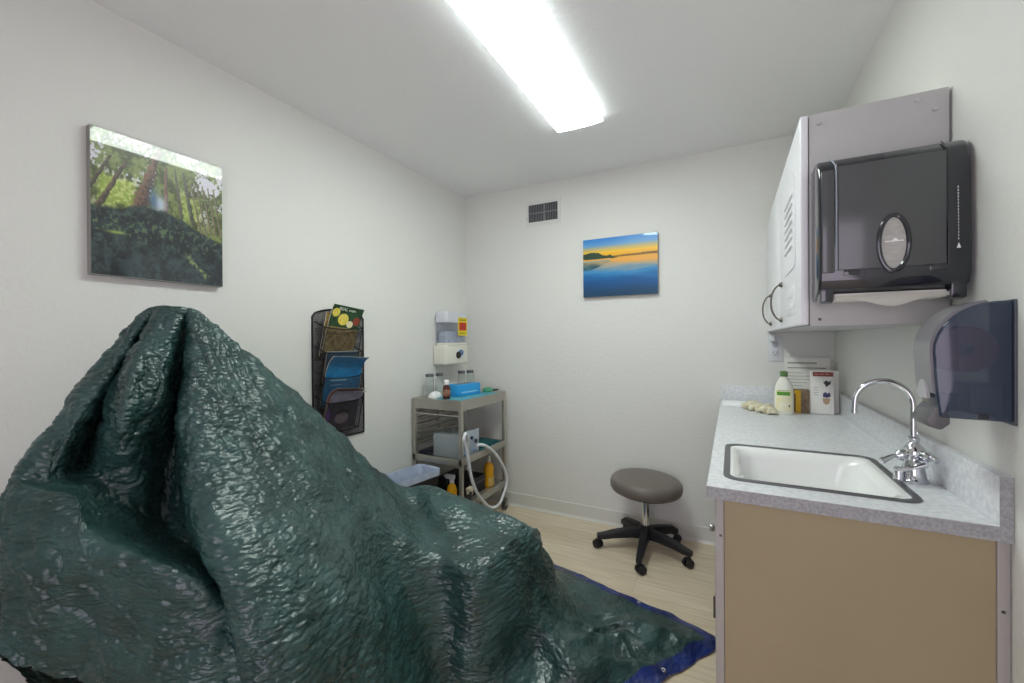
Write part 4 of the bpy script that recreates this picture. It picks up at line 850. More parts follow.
# ------------------------------------------------------------------ stool
def stool():
    x, y = -.468, 2.655
    t = thing('stool', 'round taupe swivel stool on a black five-star wheeled base', 'stool', (x, y, 0))
    mv = mat('taupe vinyl', '#6E6660', rough=.38, spec=.5, bump=.08, bump_scale=300)
    M_ = Matrix.Rotation(math.radians(2.5), 4, 'Y')
    r = .212; z = .350
    B().lathe([(0, 0), (r-.04, 0), (r-.012, .006), (r-.002, .022), (r, .045), (r-.004, .062), (r-.016, .076), (r-.04, .085), (r-.09, .089), (0, .090)], (x, y, z), 56, M=M_).build('seat', mv, t, angle=60)
    B().lathe([(r-.035, -.006), (r-.035, .002), (0, .002), (0, -.006)], (x, y, z), 40, M=M_).build('seat_pan', M_BLACKP, t)
    B().cyl((x, y, .135), (x, y, .345), .0235, seg=24).build('gas_column', M_CHROME, t, label='shiny chrome column')
    B().cyl((x, y, .325), (x, y, .352), .032, seg=20).build('seat_mount', M_BLACKP, t)
    B().lathe([(0, .062), (.034, .062), (.045, .075), (.046, .120), (.034, .140), (.027, .146), (0, .146)], (x, y, 0), 24).build('hub', M_BLACKP, t)
    spots = [(-.45, 2.345), (-.722, 2.530), (-.632, 2.800), (-.318, 2.812), (-.212, 2.548)]
    for px, py in spots:
        d = Vector((px-x, py-y, 0)); L = d.length; d.normalize(); n = Vector((-d.y, d.x, 0)); o = Vector((x, y, 0))
        rings = []
        for s, w, zt, h in ((.03, .052, .130, .058), (.10, .048, .126, .050), (.20, .042, .112, .042), (L-.03, .036, .098, .036), (L+.012, .030, .092, .028)):
            c = o+d*s
            rings.append([c+n*w/2*sx+Vector((0, 0, zt-h*(1-sz))) for sx, sz in ((-1, 0), (1, 0), (1, .75), (.7, 1), (-.7, 1), (-1, .75))])
        lg = B().loft([[tuple(p) for p in r_] for r_ in rings], True, True).build('leg', M_BLACKP, t, angle=30)
        c = o+d*L; rd = Vector((math.cos(px*40), math.sin(px*40), 0)); ax = Vector((-rd.y, rd.x, 0)); c2 = c+rd*.012
        b = B()
        for s in (-1, 1):
            p = c2+ax*.006*s+Vector((0, 0, .0255)); b.cyl(p, p+ax*.017*s, .025, .0235, 20)
        b.cyl(c2-ax*.012+Vector((0, 0, .0255)), c2+ax*.012+Vector((0, 0, .0255)), .007, seg=10)
        b.box((-.012, -.018, .040), (.012, .018, .054), .004, M=Matrix.Translation(c2) @ Matrix.Rotation(math.atan2(rd.y, rd.x), 4, 'Z'))
        b.cyl(c+Vector((0, 0, .045)), c+Vector((0, 0, .075)), .0065, seg=10)
        b.build('caster', M_BLACKP, t, label=None)
stool()

# ------------------------------------------------------------------ steel cart and what is on it
KX0, KX1, KY0, KY1, KZ = -1.910, -1.512, 2.214, 2.806, .892
M_STEEL = mat('brushed stainless steel', '#B4B0A6', rough=.34, metal=.7, bump=.05, bump_scale=60, stretch=(1, 1, 30))
M_STEELD = mat('worn dark steel', '#6B675F', rough=.4, metal=.7)
def cart():
    t = thing('steel_cart', 'stainless steel trolley with tray runners standing in the back corner', 'cart', ((KX0+KX1)/2, (KY0+KY1)/2, 0))
    p = .024
    for x in (KX0, KX1-p):
        for y in (KY0, KY1-p):
            B().box((x, y, .085), (x+p, y+p, KZ-.0085), .002).build('post', M_STEEL, t)
            c = Vector((x+p/2+.004, y+p/2, 0)); b = B()
            b.cyl(c+Vector((-.011, 0, .032)), c+Vector((.011, 0, .032)), .031, seg=22).build('caster', mat('grey rubber', '#5C5A57', rough=.6), t)
            B().box((c.x-.017, c.y-.016, .032), (c.x-.013, c.y+.016, .082)).box((c.x+.013, c.y-.016, .032), (c.x+.017, c.y+.016, .082)).box((c.x-.017, c.y-.016, .076), (c.x+.017, c.y+.016, .088), .002).build('caster_fork', M_SATIN, t)
    # top: tray with a downturned rim
    B().box((KX0, KY0, KZ-.008), (KX1, KY1, KZ), .002).box((KX0+.020, KY0+.003, KZ-.066), (KX1-.020, KY0+.009, KZ-.004)).box((KX1-.009, KY0+.020, KZ-.066), (KX1-.003, KY1-.02, KZ-.004)).box((KX0+.02, KY1-.009, KZ-.066), (KX1-.02, KY1-.003, KZ-.004)).box((KX0+.003, KY0+.02, KZ-.066), (KX0+.009, KY1-.02, KZ-.004)).build('top', M_STEEL, t, smooth=False)
    for z in (.505, .205):
        B().box((KX0+.006, KY0+.006, z-.004), (KX1-.006, KY1-.006, z), .001).box((KX0+.004, KY0, z-.030), (KX1-.004, KY0+.008, z+.014), .002).box((KX0+.004, KY1-.008, z-.030), (KX1-.004, KY1, z+.014), .002).box((KX1-.010, KY0, z-.026), (KX1+.002, KY1, z+.020), .002).box((KX0-.002, KY0, z-.026), (KX0+.008, KY1, z+.020), .002).build('shelf', M_STEEL, t)
    for k in range(6):
        z = .585+k*.042
        B().box((KX0+.004, KY0+.02, z), (KX0+.007, KY1-.02, z+.020)).box((KX0+.004, KY0+.02, z), (KX0+.030, KY1-.02, z+.002)).build('tray_runner', M_STEEL, t, smooth=False)
    B().box((KX0+.002, (KY0+KY1)/2-.012, .5), (KX0+.012, (KY0+KY1)/2+.012, KZ-.06)).build('runner_post', M_STEEL, t)
    B().cyl((KX0+.02, KY0+.006, .792), (KX1-.02, KY0+.006, .792), .004, seg=10).build('cross_rod', mat('bright steel rod', '#C9C7C0', rough=.3, metal=.7), t)
cart()

def jar(x, y, lab, r=.028, h=.135):
    t = thing('glass_jar', lab, 'jar', (x, y, KZ+.0005), 'glass jars on the cart')
    mg = mat('clear glass', '#F4F8F8', rough=.02, trans=1., ior=1.12, spec=.4)
    B().lathe([(0, 0), (r-.002, 0), (r, .003), (r, h-.018), (r-.004, h-.008), (r-.004, h), (r-.0065, h), (r-.0065, h-.009), (r-.0025, h-.019), (r-.0025, .006), (0, .006)], (x, y, KZ+.0005), 28).build('jar_body', mg, t)
    B().lathe([(0, .0), (r-.001, .0), (r-.0005, .003), (r-.0005, .017), (r-.003, .020), (.008, .022), (0, .022)], (x, y, KZ+h+.001), 26).build('lid', mat('grey metal lid', '#76787A', rough=.35, metal=.8), t)
    return t
j = jar(-1.842, 2.315, 'clear glass jar with metal lid, at the near left corner of the cart top')
for (x, y), lab in (((-1.822, 2.400), 'clear glass jar with metal lid, right behind the near left jar on the cart'),
                    ((-1.800, 2.640), 'clear lidded glass jar behind the left end of the blue box'),
                    ((-1.776, 2.722), 'clear lidded glass jar in the far corner, rightmost on the cart')):
    dup(j, (x, y, KZ+.0005), lab)

def cart_top():
    t = thing('brown_bottle', 'brown medicine bottle with a white cap at the front of the cart top', 'bottle', (-1.660, 2.262, KZ))
    x, y, z = -1.660, 2.262, KZ+.0005
    B().lathe([(0, 0), (.023, 0), (.025, .003), (.025, .075), (.022, .085), (.013, .092), (.013, .098), (0, .098)], (x, y, z), 26).build('glass', mat('amber glass', '#4A1F10', rough=.12, coat=.5), t)
    B().lathe([(.0252, .022), (.0256, .023), (.0256, .062), (.0252, .063)], (x, y, z), 26).build('label', mat('brown label', '#7A4A34', rough=.6, var='#9A7C6A', var_scale=50), t)
    B().lathe([(0, .095), (.0165, .095), (.017, .098), (.017, .122), (.015, .125), (0, .125)], (x, y, z), 22).build('cap', mat('white cap', '#EBEBEB', rough=.4), t)
    M_ = Matrix.Translation((-1.662, 2.468, KZ+.0045)) @ Matrix.Rotation(math.radians(-9), 4, 'Z')
    t = thing('glove_box', 'bright blue tissue box on the cart top', 'box', (-1.662, 2.468, KZ+.004))
    B(M_).box((-.052, -.115, 0), (.052, .115, .078), .0012).build('carton', mat('bright blue card', '#2C9BDC', rough=.5), t)
    B(M_).prism(ellipse_pts(0, 0, .030, .085, 28), .0781, .0790, 'Z').build('opening', mat('grey opening', '#767D80', rough=.7), t)
    B(M_).box((.0521, -.08, .02), (.0526, .08, .03)).build('print', mat('pale blue print', '#8CCBEE', rough=.5), t)
    def sheet(u, v):
        x = -1.735+u*.205; y = 2.235+v*.45
        return (x+.02*v, y, KZ+.0010+.0014*(1+math.sin(u*9+v*7)*math.sin(v*13)))
    o = B().grid(sheet, 16, 30, .0008).build('cyan_sheet', mat('cyan tissue', '#86DCEB', rough=.7), None); tag(o, 'pale cyan paper sheet lying under the blue box on the cart', 'sheet')
    o = B().grid(lambda u, v: (-1.775+.045*math.cos(v*2*PI)*math.sin(u*PI/2)*(1+.15*math.sin(v*25)), 2.290+.04*math.sin(v*2*PI)*math.sin(u*PI/2), KZ+.001+.040*max(0, math.cos(u*PI/2))*(1+.2*math.sin(v*18)*u)), 10, 40).build('gauze_wad', mat('white gauze', '#F2F3F4', rough=.9, bump=.4, bump_scale=80), None)
    tag(o, 'white gauze wad at the front left of the cart top', 'gauze')
    t = thing('green_case', 'small green rounded case at the far right end of the cart top', 'case', (-1.60, 2.690, KZ+.002))
    rg = []
    for z, s in ((0, .9), (.006, 1), (.018, 1), (.026, .85), (.030, .5)): rg.append([(-1.60+p[0]*s, 2.69+p[1]*s, KZ+.004+z) for p in rrect(0, 0, .062, .085, .028)])
    B().loft(rg, True, True).build('shell', mat('green plastic', '#4F9C76', rough=.45), t)
    B().cyl((-1.575, 2.730, KZ+.014), (-1.560, 2.775, KZ+.012), .008, .006, 12).build('tip', M_BLACKP, t)
cart_top()

def suction_unit():
    x0, x1, y0, y1, z = -1.762, -1.545, 2.248, 2.462, .5055
    t = thing('suction_machine', 'grey metal suction machine with a white hose on the cart middle shelf', 'machine', ((x0+x1)/2, (y0+y1)/2, z))
    mg = mat('blue grey enamel', '#98A1A4', rough=.4)
    B().box((x0, y0, z+.006), (x1-.004, y1, z+.155), .004).build('case', mg, t)
    B().box((x1-.004, y0-.004, z+.004), (x1, y1+.012, z+.168), .002).build('front_plate', mat('pale blue plate', '#A9B4BE', rough=.35), t)
    for yy, zz, r in ((y0+.07, z+.11, .014), (y0+.13, z+.12, .012), (y0+.18, z+.09, .014)):
        B().lathe([(r, 0), (r*.85, .012), (0, .013)], (x1, yy, zz), 18, 'X').build('knob', mat('dark blue knob', '#34425A', rough=.4), t)
    for yy in (y0+.03, y1-.05):
        B().lathe([(.012, 0), (.012, .010), (.007, .014), (.007, .024), (0, .024)], (x1, yy, z+.035), 16, 'X').build('hose_port', mat('port blue', '#8FA8D0', rough=.4), t)
    B().box((x0+.02, y0+.04, z), (x0+.05, y1-.04, z+.007)).box((x1-.06, y0+.04, z), (x1-.03, y1-.04, z+.007)).build('foot', M_BLACKP, t)
    B().tube(catmull([(x0+.06, y0+.05, z+.155), (x0+.06, y0+.05, z+.185), (x0+.075, y0+.05, z+.195), (x0+.11, y0+.05, z+.195), (x0+.125, y0+.05, z+.185), (x0+.125, y0+.05, z+.155)], 5), .004, 8).build('handle', M_SATIN, t)
    hs = [(x1+.018, 2.302, .600), (-1.506, 2.268, .655), (-1.485, 2.218, .690), (-1.482, 2.196, .655), (-1.482, 2.226, .586), (-1.482, 2.270, .416), (-1.480, 2.325, .300), (-1.480, 2.402, .211), (-1.480, 2.506, .125), (-1.478, 2.590, .102), (-1.478, 2.660, .120),
          (-1.478, 2.735, .200), (-1.478, 2.745, .270), (-1.480, 2.696, .360), (-1.482, 2.580, .480), (-1.490, 2.471, .555), (-1.505, 2.400, .575), (x1+.020, 2.412, .545)]
    B().tube(catmull(hs, 6), .0105, 12).build('hose', mat('white rubber hose', '#DCDEE3', rough=.45), t, label='looping white hose')
    # dark teal folded towel behind the machine
    b = B().box((-1.86, 2.492, z), (-1.535, 2.770, z+.016), .006, 3).box((-1.85, 2.51, z+.016), (-1.55, 2.755, z+.028), .005, 3)
    o = b.build('folded_towel', mat('dark teal cloth', '#1F5A5E', rough=.85, bump=.3, bump_scale=150), None); tag(o, 'dark teal folded towel on the right of the cart middle shelf', 'towel')
    o = B().box((-1.895, 2.262, z), (-1.772, 2.45, z+.020), .003).build('flat_tray', mat('dark slate tray', '#2B3038', rough=.4), None); tag(o, 'dark flat tray left of the suction machine on the cart', 'tray')
suction_unit()

def cart_bottom():
    z = .2055
    t = thing('yellow_bottle', 'yellow cleaner bottle with a pale cap on the cart bottom shelf', 'bottle', (-1.588, 2.672, z))
    my = mat('yellow bottle plastic', '#E5A50A', rough=.4)
    x, y = -1.588, 2.672
    rg = [[(x+p[0]*w, y+p[1]*d, z+h) for p in ellipse_pts(0, 0, 1, 1, 24)] for h, w, d in ((0, .032, .043), (.004, .035, .046), (.125, .035, .046), (.155, .030, .038), (.172, .016, .018), (.180, .014, .014))]
    B().loft(rg, True, True).build('body', my, t, angle=60)
    B().lathe([(0, .178), (.016, .178), (.016, .2), (.010, .206), (.009, .22), (0, .22)], (x, y, z), 18).build('cap', mat('pale grey cap', '#CFCFC6', rough=.4), t)
    B().grid(lambda u, v: (x+.0356*math.cos(-.9+1.9*u), y+.0468*math.sin(-.9+1.9*u), z+.012+.06*v), 14, 3).build('label', mat('pale yellow label', '#E2C47A', rough=.5, var='#C9A85C', var_scale=60), t)
    t = thing('spray_bottle', 'yellow spray bottle with a white trigger, at the cart front', 'bottle', (-1.640, 2.285, z))
    x, y = -1.640, 2.285
    rg = [[(x+p[0]*w, y+p[1]*w, z+h) for p in ellipse_pts(0, 0, 1, 1, 24)] for h, w in ((0, .031), (.004, .034), (.085, .034), (.11, .027), (.128, .014), (.135, .013))]
    B().loft(rg, True, True).build('body', my, t, angle=60)
    mw = mat('white trigger plastic', '#DDE2E6', rough=.4)
    B().cyl((x, y, z+.133), (x, y, z+.155), .016, .015, 18).box((x-.048, y-.011, z+.155), (x+.022, y+.011, z+.186), .006, 3).cyl((x-.048, y, z+.172), (x-.060, y, z+.172), .008, .007, 12).build('sprayer_head', mw, t)
    B().tube([(x-.030, y, z+.158), (x-.040, y, z+.138), (x-.038, y, z+.112)], [.006, .005, .0045], 8).build('trigger', mat('dark trigger', '#3F4652', rough=.4), t)
    t = thing('spray_bottle', 'small spray bottle with a cream head beside the cart front post', 'bottle', (-1.560, 2.335, z))
    x, y = -1.548, 2.335
    rg = [[(x+p[0]*w, y+p[1]*w, z+h) for p in ellipse_pts(0, 0, 1, 1, 20)] for h, w in ((0, .020), (.03, .022), (.05, .012), (.06, .010))]
    B().loft(rg, True, True).build('body', mat('dark bottle', '#3A3632', rough=.4), t)
    B().cyl((x, y, z+.058), (x, y, z+.075), .011, seg=14).box((x-.01, y-.012, z+.075), (x+.03, y+.04, z+.098), .005).tube([(x+.012, y+.03, z+.08), (x+.014, y+.036, z+.06), (x+.012, y+.03, z+.04)], .004, 8).build('sprayer_head', mat('cream plastic', '#D5CBB4', rough=.45), t)
    t = thing('black_case', 'black equipment case in the middle of the cart bottom shelf', 'case', (-1.70, 2.52, z))
    B().box((-1.84, 2.40, z), (-1.575, 2.605, z+.115), .006).build('case_body', mat('black case vinyl', '#26262A', rough=.5), t)
    B().box((-1.5752, 2.41, z+.075), (-1.5735, 2.595, z+.081)).build('seam', mat('grey zip', '#55565A', rough=.5), t)
    B().tube(catmull([(-1.72, 2.46, z+.115), (-1.72, 2.465, z+.135), (-1.72, 2.50, z+.142), (-1.72, 2.535, z+.135), (-1.72, 2.54, z+.115)], 5), .006, 8).build('handle', M_BLACKP, t)
cart_bottom()

# ------------------------------------------------------------------ waste bin
def bin_():
    cx, cy, zt = -1.782, 2.026, .455
    M_ = Matrix.Translation((cx, cy, 0)) @ Matrix.Rotation(math.radians(-8.5), 4, 'Z')
    t = thing('waste_bin', 'black waste bin lined with a pale blue bag by the cart', 'bin', (cx, cy, 0))
    w, l = .196, .385
    rg = [rrect(0, 0, w*.72, l*.78, .03, .0), rrect(0, 0, w*.75, l*.80, .03, .01), rrect(0, 0, w*.94, l*.955, .03, zt-.02), rrect(0, 0, w*.94+.004, l*.955+.004, .03, zt-.006)]
    B(M_).loft(rg, cap0=True).build('tub', mat('black bin plastic', '#1E1C20', rough=.4), t)
    ml = mat('pale blue bin bag', '#C3CCE0', rough=.4, var='#AEB9D2', var_scale=18, bump=.6, bump_scale=40, bump_dist=.01)
    rs = np.random.RandomState(5)
    def ring(s, z, r, jag=0., jz=0.):
        p = rrect(0, 0, w*s, l*s if s < 1 else l*s*.99, r, n=14)
        return [(a*(1+jag*math.sin(k*2.3+z*50)), b_*(1+jag*.5*math.sin(k*1.7)), z+jz*math.sin(k*.9)+jz*.6*math.sin(k*2.1)) for k, (a, b_) in enumerate(p)]
    rg = [ring(.985, zt-.040, .03, .004, .006), ring(1.0, zt-.026, .03, .003, .003), ring(1.01, zt-.012, .032), ring(1.0, zt, .032), ring(.955, zt-.001, .03), ring(.925, zt-.012, .03), ring(.90, zt-.07, .03, .012), ring(.86, zt-.16, .03, .02), ring(.80, zt-.27, .03, .03), ring(.6, zt-.31, .03, .04, .01), ring(.3, zt-.32, .01, .05, .01)]
    B(M_).loft(rg, cap1=True).build('liner_bag', ml, t, angle=60, label='pale blue plastic liner')
bin_()

# ------------------------------------------------------------------ sharps disposal on the left wall
def sharps():
    xb, xf, y0, y1, z0, z1 = XL, -1.800, 2.455, 2.735, 1.100, 1.243
    t = thing('sharps_wall_mount', 'cream lockable wall bracket with a dark round lock below the clear bin', 'bracket', (xb, (y0+y1)/2, z0))
    mc = mat('cream plastic shell', '#E2E0D4', rough=.35)
    B().box((xb+.0005, y0, z0), (xf, y1, z1), .014, 4).build('housing', mc, t)
    B().prism(ellipse_pts((y0+y1)/2+.030, z0+.075, .045, .030, 28), xf-.001, xf+.0015, 'X').build('badge', mat('pale blue badge', '#C9D4E4', rough=.4), t)
    B().prism(ellipse_pts((y0+y1)/2+.040, z0+.085, .034, .022, 28), xf+.001, xf+.0022, 'X').build('badge_ring', mat('blue print', '#5F7FA8', rough=.4), t)
    B().lathe([(.026, 0), (.026, .008), (.022, .014), (0, .014)], (xf-.001, (y0+y1)/2+.004, z0+.068), 22, 'X').build('lock', mat('dark brown lock', '#2E2522', rough=.35), t)
    t = thing('sharps_container', 'clear sharps bin with a yellow and red label in the corner', 'container', (xb+.06, 2.585, z1))
    mp = mat('clear frosted plastic', '#D9DEEA', rough=.18, trans=.75, ior=1.15, alpha=.75)
    a0, a1, d0, d1 = 2.475, 2.735, xb+.006, -1.808
    def rg(z, s): return [((d0+d1)/2+p[0]*s, (a0+a1)/2+p[1]*s, z) for p in rrect(0, 0, d1-d0, a1-a0, .02)]
    B().loft([rg(z1+.001, .93), rg(z1+.012, .95), rg(z1+.165, 1.)], cap0=True).build('bin', mp, t, label='see-through bin')
    B().loft([rg(z1+.165, 1.02), rg(z1+.172, 1.03), rg(z1+.225, .99), rg(z1+.245, .90)], True, True).build('lid', mat('translucent white lid', '#DADCE4', rough=.3, alpha=.9), t, label='whitish lid')
    B().box((d0+.015, a0+.02, z1+.004), (d1-.02, a1-.02, z1+.10), .015).build('contents', mat('grey blue sharps', '#A9B2C4', rough=.5, var='#C7CEDA', var_scale=45), t)
    B().box((d0+.01, a0+.004, z1+.0), (d1+.006, a1-.02, z1+.016), .003).build('tray', mc, t)
    xx = d1+.0015
    lb = B().box((xx, 2.610, z1+.070), (xx+.001, 2.728, z1+.205)).build('label', mat('yellow label', '#E6CF1C', rough=.5), t, label='yellow warning label')
    B().box((xx+.001, 2.624, z1+.108), (xx+.0015, 2.716, z1+.168)).build('red_panel', mat('red print', '#C4361E', rough=.5), lb)
    q = B()
    for k in range(3): q.lathe([(.007, 0), (.0095, 0), (.0095, .0004), (.007, .0004)], (xx+.0016, 2.670+.009*math.cos(PI/2+k*2*PI/3), z1+.136+.009*math.sin(PI/2+k*2*PI/3)), 14, 'X')
    q.build('biohazard_mark', mat('dark red print', '#8E4640', rough=.6), lb)
    q = B().box((xx+.001, 2.624, z1+.084), (xx+.0014, 2.71, z1+.091)).box((xx+.001, 2.624, z1+.182), (xx+.0014, 2.71, z1+.190)); q.build('text_lines', mat('olive print', '#8F8A1E', rough=.5), lb)
sharps()

# ------------------------------------------------------------------ wire magazine rack
def mesh_mat():
    m = mat('black wire mesh', '#39353B', rough=.5, metal=.3)
    nt = m.node_tree; N = nt.nodes; L = nt.links; b = N['Principled BSDF']
    tc = N.new('ShaderNodeTexCoord'); sp = N.new('ShaderNodeSeparateXYZ'); L.new(tc.outputs['Object'], sp.inputs[0])
    def wires(sock):
        a = N.new('ShaderNodeMath'); a.operation = 'MULTIPLY'; a.inputs[1].default_value = 420; L.new(sock, a.inputs[0])
        c = N.new('ShaderNodeMath'); c.operation = 'FRACT'; L.new(a.outputs[0], c.inputs[0])
        d = N.new('ShaderNodeMath'); d.operation = 'LESS_THAN'; d.inputs[1].default_value = .21; L.new(c.outputs[0], d.inputs[0]); return d.outputs[0]
    mx = N.new('ShaderNodeMath'); mx.operation = 'MAXIMUM'
    L.new(wires(sp.outputs['Y']), mx.inputs[0]); L.new(wires(sp.outputs['Z']), mx.inputs[1]); L.new(mx.outputs[0], b.inputs['Alpha'])
    return m
RY0, RY1 = 1.460, 1.800
def rack():
    xb = XL+.004; z0, z1 = .745, 1.405
    t = thing('magazine_rack', 'black wire mesh magazine rack with pockets hung on the left wall', 'magazine rack', (XL, (RY0+RY1)/2, z0))
    mm = mesh_mat(); mwire = mat('black wire', '#26242A', rough=.4, metal=.4)
    def arch(y): s = 2*(y-RY0)/(RY1-RY0)-1; return z1+.045*math.sqrt(max(0, 1-s*s))
    ys = np.linspace(RY0, RY1, 25)
    B().prism([(y, arch(y)) for y in ys]+[(RY1, z0), (RY0, z0)], xb, xb+.0012, 'X').build('back_mesh', mm, t, smooth=False)
    fr = [(xb, y, arch(y)) for y in ys]+[(xb, RY1, z) for z in np.linspace(z1-.05, z0, 10)]+[(xb, RY0, z) for z in np.linspace(z0, z1-.05, 10)]
    B().tube(fr, .0045, 8, cyc=True).build('frame', mwire, t)
    for k, zb in enumerate((1.180, 1.050, .920, .790)):
        # pocket: flat bottom, front leaning out, bowed outwards
        D0, D1, Hh = .040, .080, .170
        def fx(u, v): return xb+.002+(D0+(D1-D0)*v)*(1-.06*abs(2*u-1)**4)
        yy0, yy1 = 1.472, 1.722
        b = B()
        b.grid(lambda u, v: (fx(u, v), yy0+(yy1-yy0)*u, zb+Hh*v-.010*v*(1-abs(2*u-1)**2)), 17, 4)
        b.grid(lambda u, v: (xb+.002+v*(fx(0, u)-xb-.002), yy0, zb+Hh*u), 4, 3)
        b.grid(lambda u, v: (xb+.002+v*(fx(1, u)-xb-.002), yy1, zb+Hh*u), 4, 3)
        b.grid(lambda u, v: (xb+.002+v*(fx(u, 0)-xb-.002), yy0+(yy1-yy0)*u, zb), 17, 2)
        p = b.build('pocket', mm, t, smooth=False)
        rim = [(fx(u, 1), yy0+(yy1-yy0)*u, zb+Hh-.010*(1-abs(2*u-1)**2)) for u in np.linspace(0, 1, 17)]
        B().tube([(xb+.002, yy0, zb+Hh+.03)]+rim+[(xb+.002, yy1, zb+Hh+.03)], .003, 8).tube([(xb+.002, yy0, zb)]+[(fx(u, 0), yy0+(yy1-yy0)*u, zb) for u in np.linspace(0, 1, 9)]+[(xb+.002, yy1, zb)], .0025, 8).tube([rim[0], (fx(0, 0), yy0, zb)], .0025, 8).tube([rim[-1], (fx(1, 0), yy1, zb)], .0025, 8).build('rim_wire', mwire, p)
rack()
def magazine(lab, zb, depth, w, h, th, yaw_, lean, y, mats, curl=0., bits=None, droop=0.):
    """a magazine standing in a pocket; local: u across (y), v up, front to +x"""
    t = thing('magazine', lab, 'magazine', (XL+.012+depth, y, zb), 'magazines in the wall rack')
    Mx = Matrix.Translation((XL+.012+depth, y, zb+.004)) @ Matrix.Rotation(yaw_, 4, 'X') @ Matrix.Rotation(lean, 4, 'Y')
    def S(u, v, off=0.): 
        c = curl*max(0, v-.6)**2/.16
        return (off+c+droop*max(0, v-.74)**2*4*(.4+.6*u), (u-.5)*w, v*h-abs(c)*.35-droop*max(0, v-.76)**1.5*1.6*u)
    b = B(Mx); n, mvv = 8, 14
    vs = [S(i/n, j/mvv, 0) for i in range(n+1) for j in range(mvv+1)]+[S(i/n, j/mvv, -th) for i in range(n+1) for j in range(mvv+1)]
    K = (n+1)*(mvv+1); fs = []
    for i in range(n):
        for j in range(mvv):
            a, b2, c, d = i*(mvv+1)+j, (i+1)*(mvv+1)+j, (i+1)*(mvv+1)+j+1, i*(mvv+1)+j+1
            fs += [(a, b2, c, d), (K+d, K+c, K+b2, K+a)]
    for j in range(mvv): fs += [(j+1, K+j+1, K+j, j), (n*(mvv+1)+j, K+n*(mvv+1)+j, K+n*(mvv+1)+j+1, n*(mvv+1)+j+1)]
    for i in range(n): fs += [(i*(mvv+1), K+i*(mvv+1), K+(i+1)*(mvv+1), (i+1)*(mvv+1)), ((i+1)*(mvv+1)+mvv, K+(i+1)*(mvv+1)+mvv, K+i*(mvv+1)+mvv, i*(mvv+1)+mvv)]
    b.raw(vs, fs).build('pages', mat('magazine page edge', '#CFC6B6', rough=.7), t, angle=50)
    B(Mx).grid(lambda u, v: S(u, v, .0008), n+1, mvv+1).build('cover', mats, t, angle=60)
    if bits: bits(t, Mx, S)
    return t
def disc(S, u0, v0, ru, rv, off=.0014, n=18):
    return [S(u0, v0, off)]+[S(u0+ru*math.cos(2*PI*k/n), v0+rv*math.sin(2*PI*k/n), off) for k in range(n)], [(0, 1+k, 1+(k+1) % n) for k in range(n)]
def food_bits(t, Mx, S):
    def patch(name, m, specs):
        b = B(Mx)
        for k, s in enumerate(specs): b.raw(*disc(S, *s, off=.0012+.0003*k))
        b.build(name, m, t, smooth=False)
    patch('yellow_fruit', mat('lemon print', '#E0C93A', rough=.4, var='#F0E27A', var_scale=90), [(.42, .72, .17, .12)])
    patch('yellow_fruit', mat('lemon print'), [(.14, .84, .12, .09)])
    patch('pale_fruit', mat('cream print', '#E6DDB4', rough=.4), [(.66, .64, .11, .07)])
    patch('red_fruit', mat('red brown print', '#8C3F2C', rough=.4), [(.86, .72, .12, .09)])
    b = B(Mx); b.raw(*band(S, .02, .56, .02, .98, .0010)); b.build('lower_print', mat('gold food print', '#6E5C34', rough=.5, var='#A08C5C', var_scale=45), t, smooth=False)
    P = [Mx @ Vector(S(*p, .0022)) for p in ((.25, .9), (.55, .9), (.25, .98))]
    ex = (P[1]-P[0]).normalized(); ey = (P[2]-P[0]); ey = (ey-ex*ey.dot(ex)).normalized(); ez = ex.cross(ey)
    for s, sz, u in (('REAL', .024, .33), ('simple', .018, .62)):
        R = Matrix((ex, ey, ez)).transposed().to_4x4(); R.translation = Mx @ Vector(S(u, .925, .0026))
        text('title', s, sz, R, mat('white title print', '#E9EFE2' if s == 'REAL' else '#E9EFE2', rough=.5), t)
def band(S, v0, v1, u0=0., u1=1., off=.0014):
    return [S(u0, v0, off), S(u1, v0, off), S(u1, v1, off), S(u0, v1, off)], [(0, 1, 2, 3)]
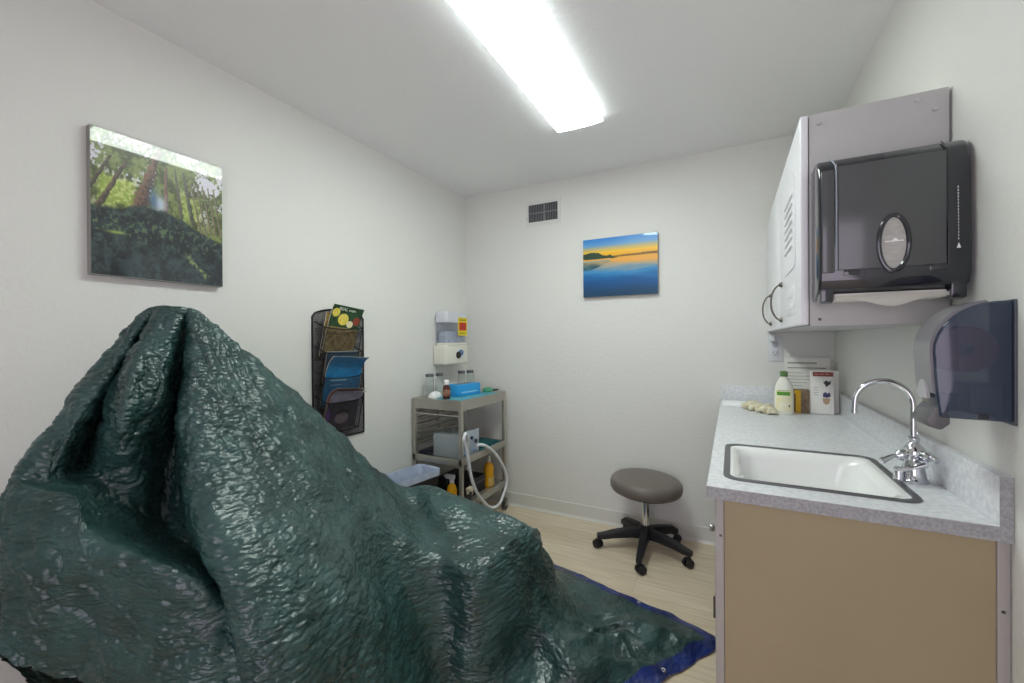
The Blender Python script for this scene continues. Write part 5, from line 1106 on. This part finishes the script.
def cov(name, a, b): return mat(name, a, rough=.35, var=b, var_scale=30)
magazine('food magazine with yellow lemons on a green cover, top pocket of the rack', 1.196, .024, .200, .275, .005, math.radians(-6), math.radians(12.3), 1.588, cov('green food cover', '#1F3A22', '#2F5434'), .012, food_bits)
magazine('gold patterned magazine behind the lemon cover in the top pocket', 1.191, .012, .20, .235, .006, math.radians(-3), math.radians(11.5), 1.585, cov('gold cover', '#7E6A3A', '#A8925A'))
def blue_bits(t, Mx, S):
    b = B(Mx); b.raw(*band(S, .46, .50, .15, .6)); b.raw(*band(S, .38, .40, .15, .5)); b.build('cover_print', mat('pale blue cover print', '#6FA3C4', rough=.5), t, smooth=False)
magazine('bright blue folder flopping out of the third pocket of the rack', .930, .024, .232, .290, .005, math.radians(-2), math.radians(12.3), 1.595, cov('blue cover', '#17608E', '#1F74A6'), .035, blue_bits, .035)
magazine('teal magazine standing in the second pocket of the rack', 1.056, .020, .20, .165, .006, 0, math.radians(12), 1.60, cov('teal cover', '#2A4A5E', '#3A5E72'))
magazine('pink edged magazine fanned over the lowest pocket of the rack', .806, .0172, .208, .262, .003, math.radians(-3), math.radians(12.3), 1.595, cov('rose cover', '#8E5A60', '#B08A86'), .06, None, .05)
magazine('lilac grey magazine leaning out of the lowest pocket of the rack', .805, .0222, .200, .232, .003, math.radians(-3), math.radians(12.3), 1.605, cov('lilac cover', '#8C88A2', '#A7A3B8'), .036, None, .04)
def dark_bits(t, Mx, S):
    for nm, m, s in (('portrait', mat('rose grey print', '#8A7A84', rough=.5), (.5, .40, .22, .20)), ('portrait_hair', mat('black print', '#17161A', rough=.5), (.5, .62, .2, .10)), ('violet_strip', mat('violet cover print', '#6A3E96', rough=.5), (.06, .55, .05, .25))):
        B(Mx).raw(*disc(S, *s)).build(nm, m, t, smooth=False)
magazine('dark portrait magazine with a violet edge in the lowest pocket', .799, .0285, .205, .155, .003, math.radians(-1), math.radians(12.3), 1.595, cov('charcoal cover', '#2E2A33', '#45404A'), 0., dark_bits)
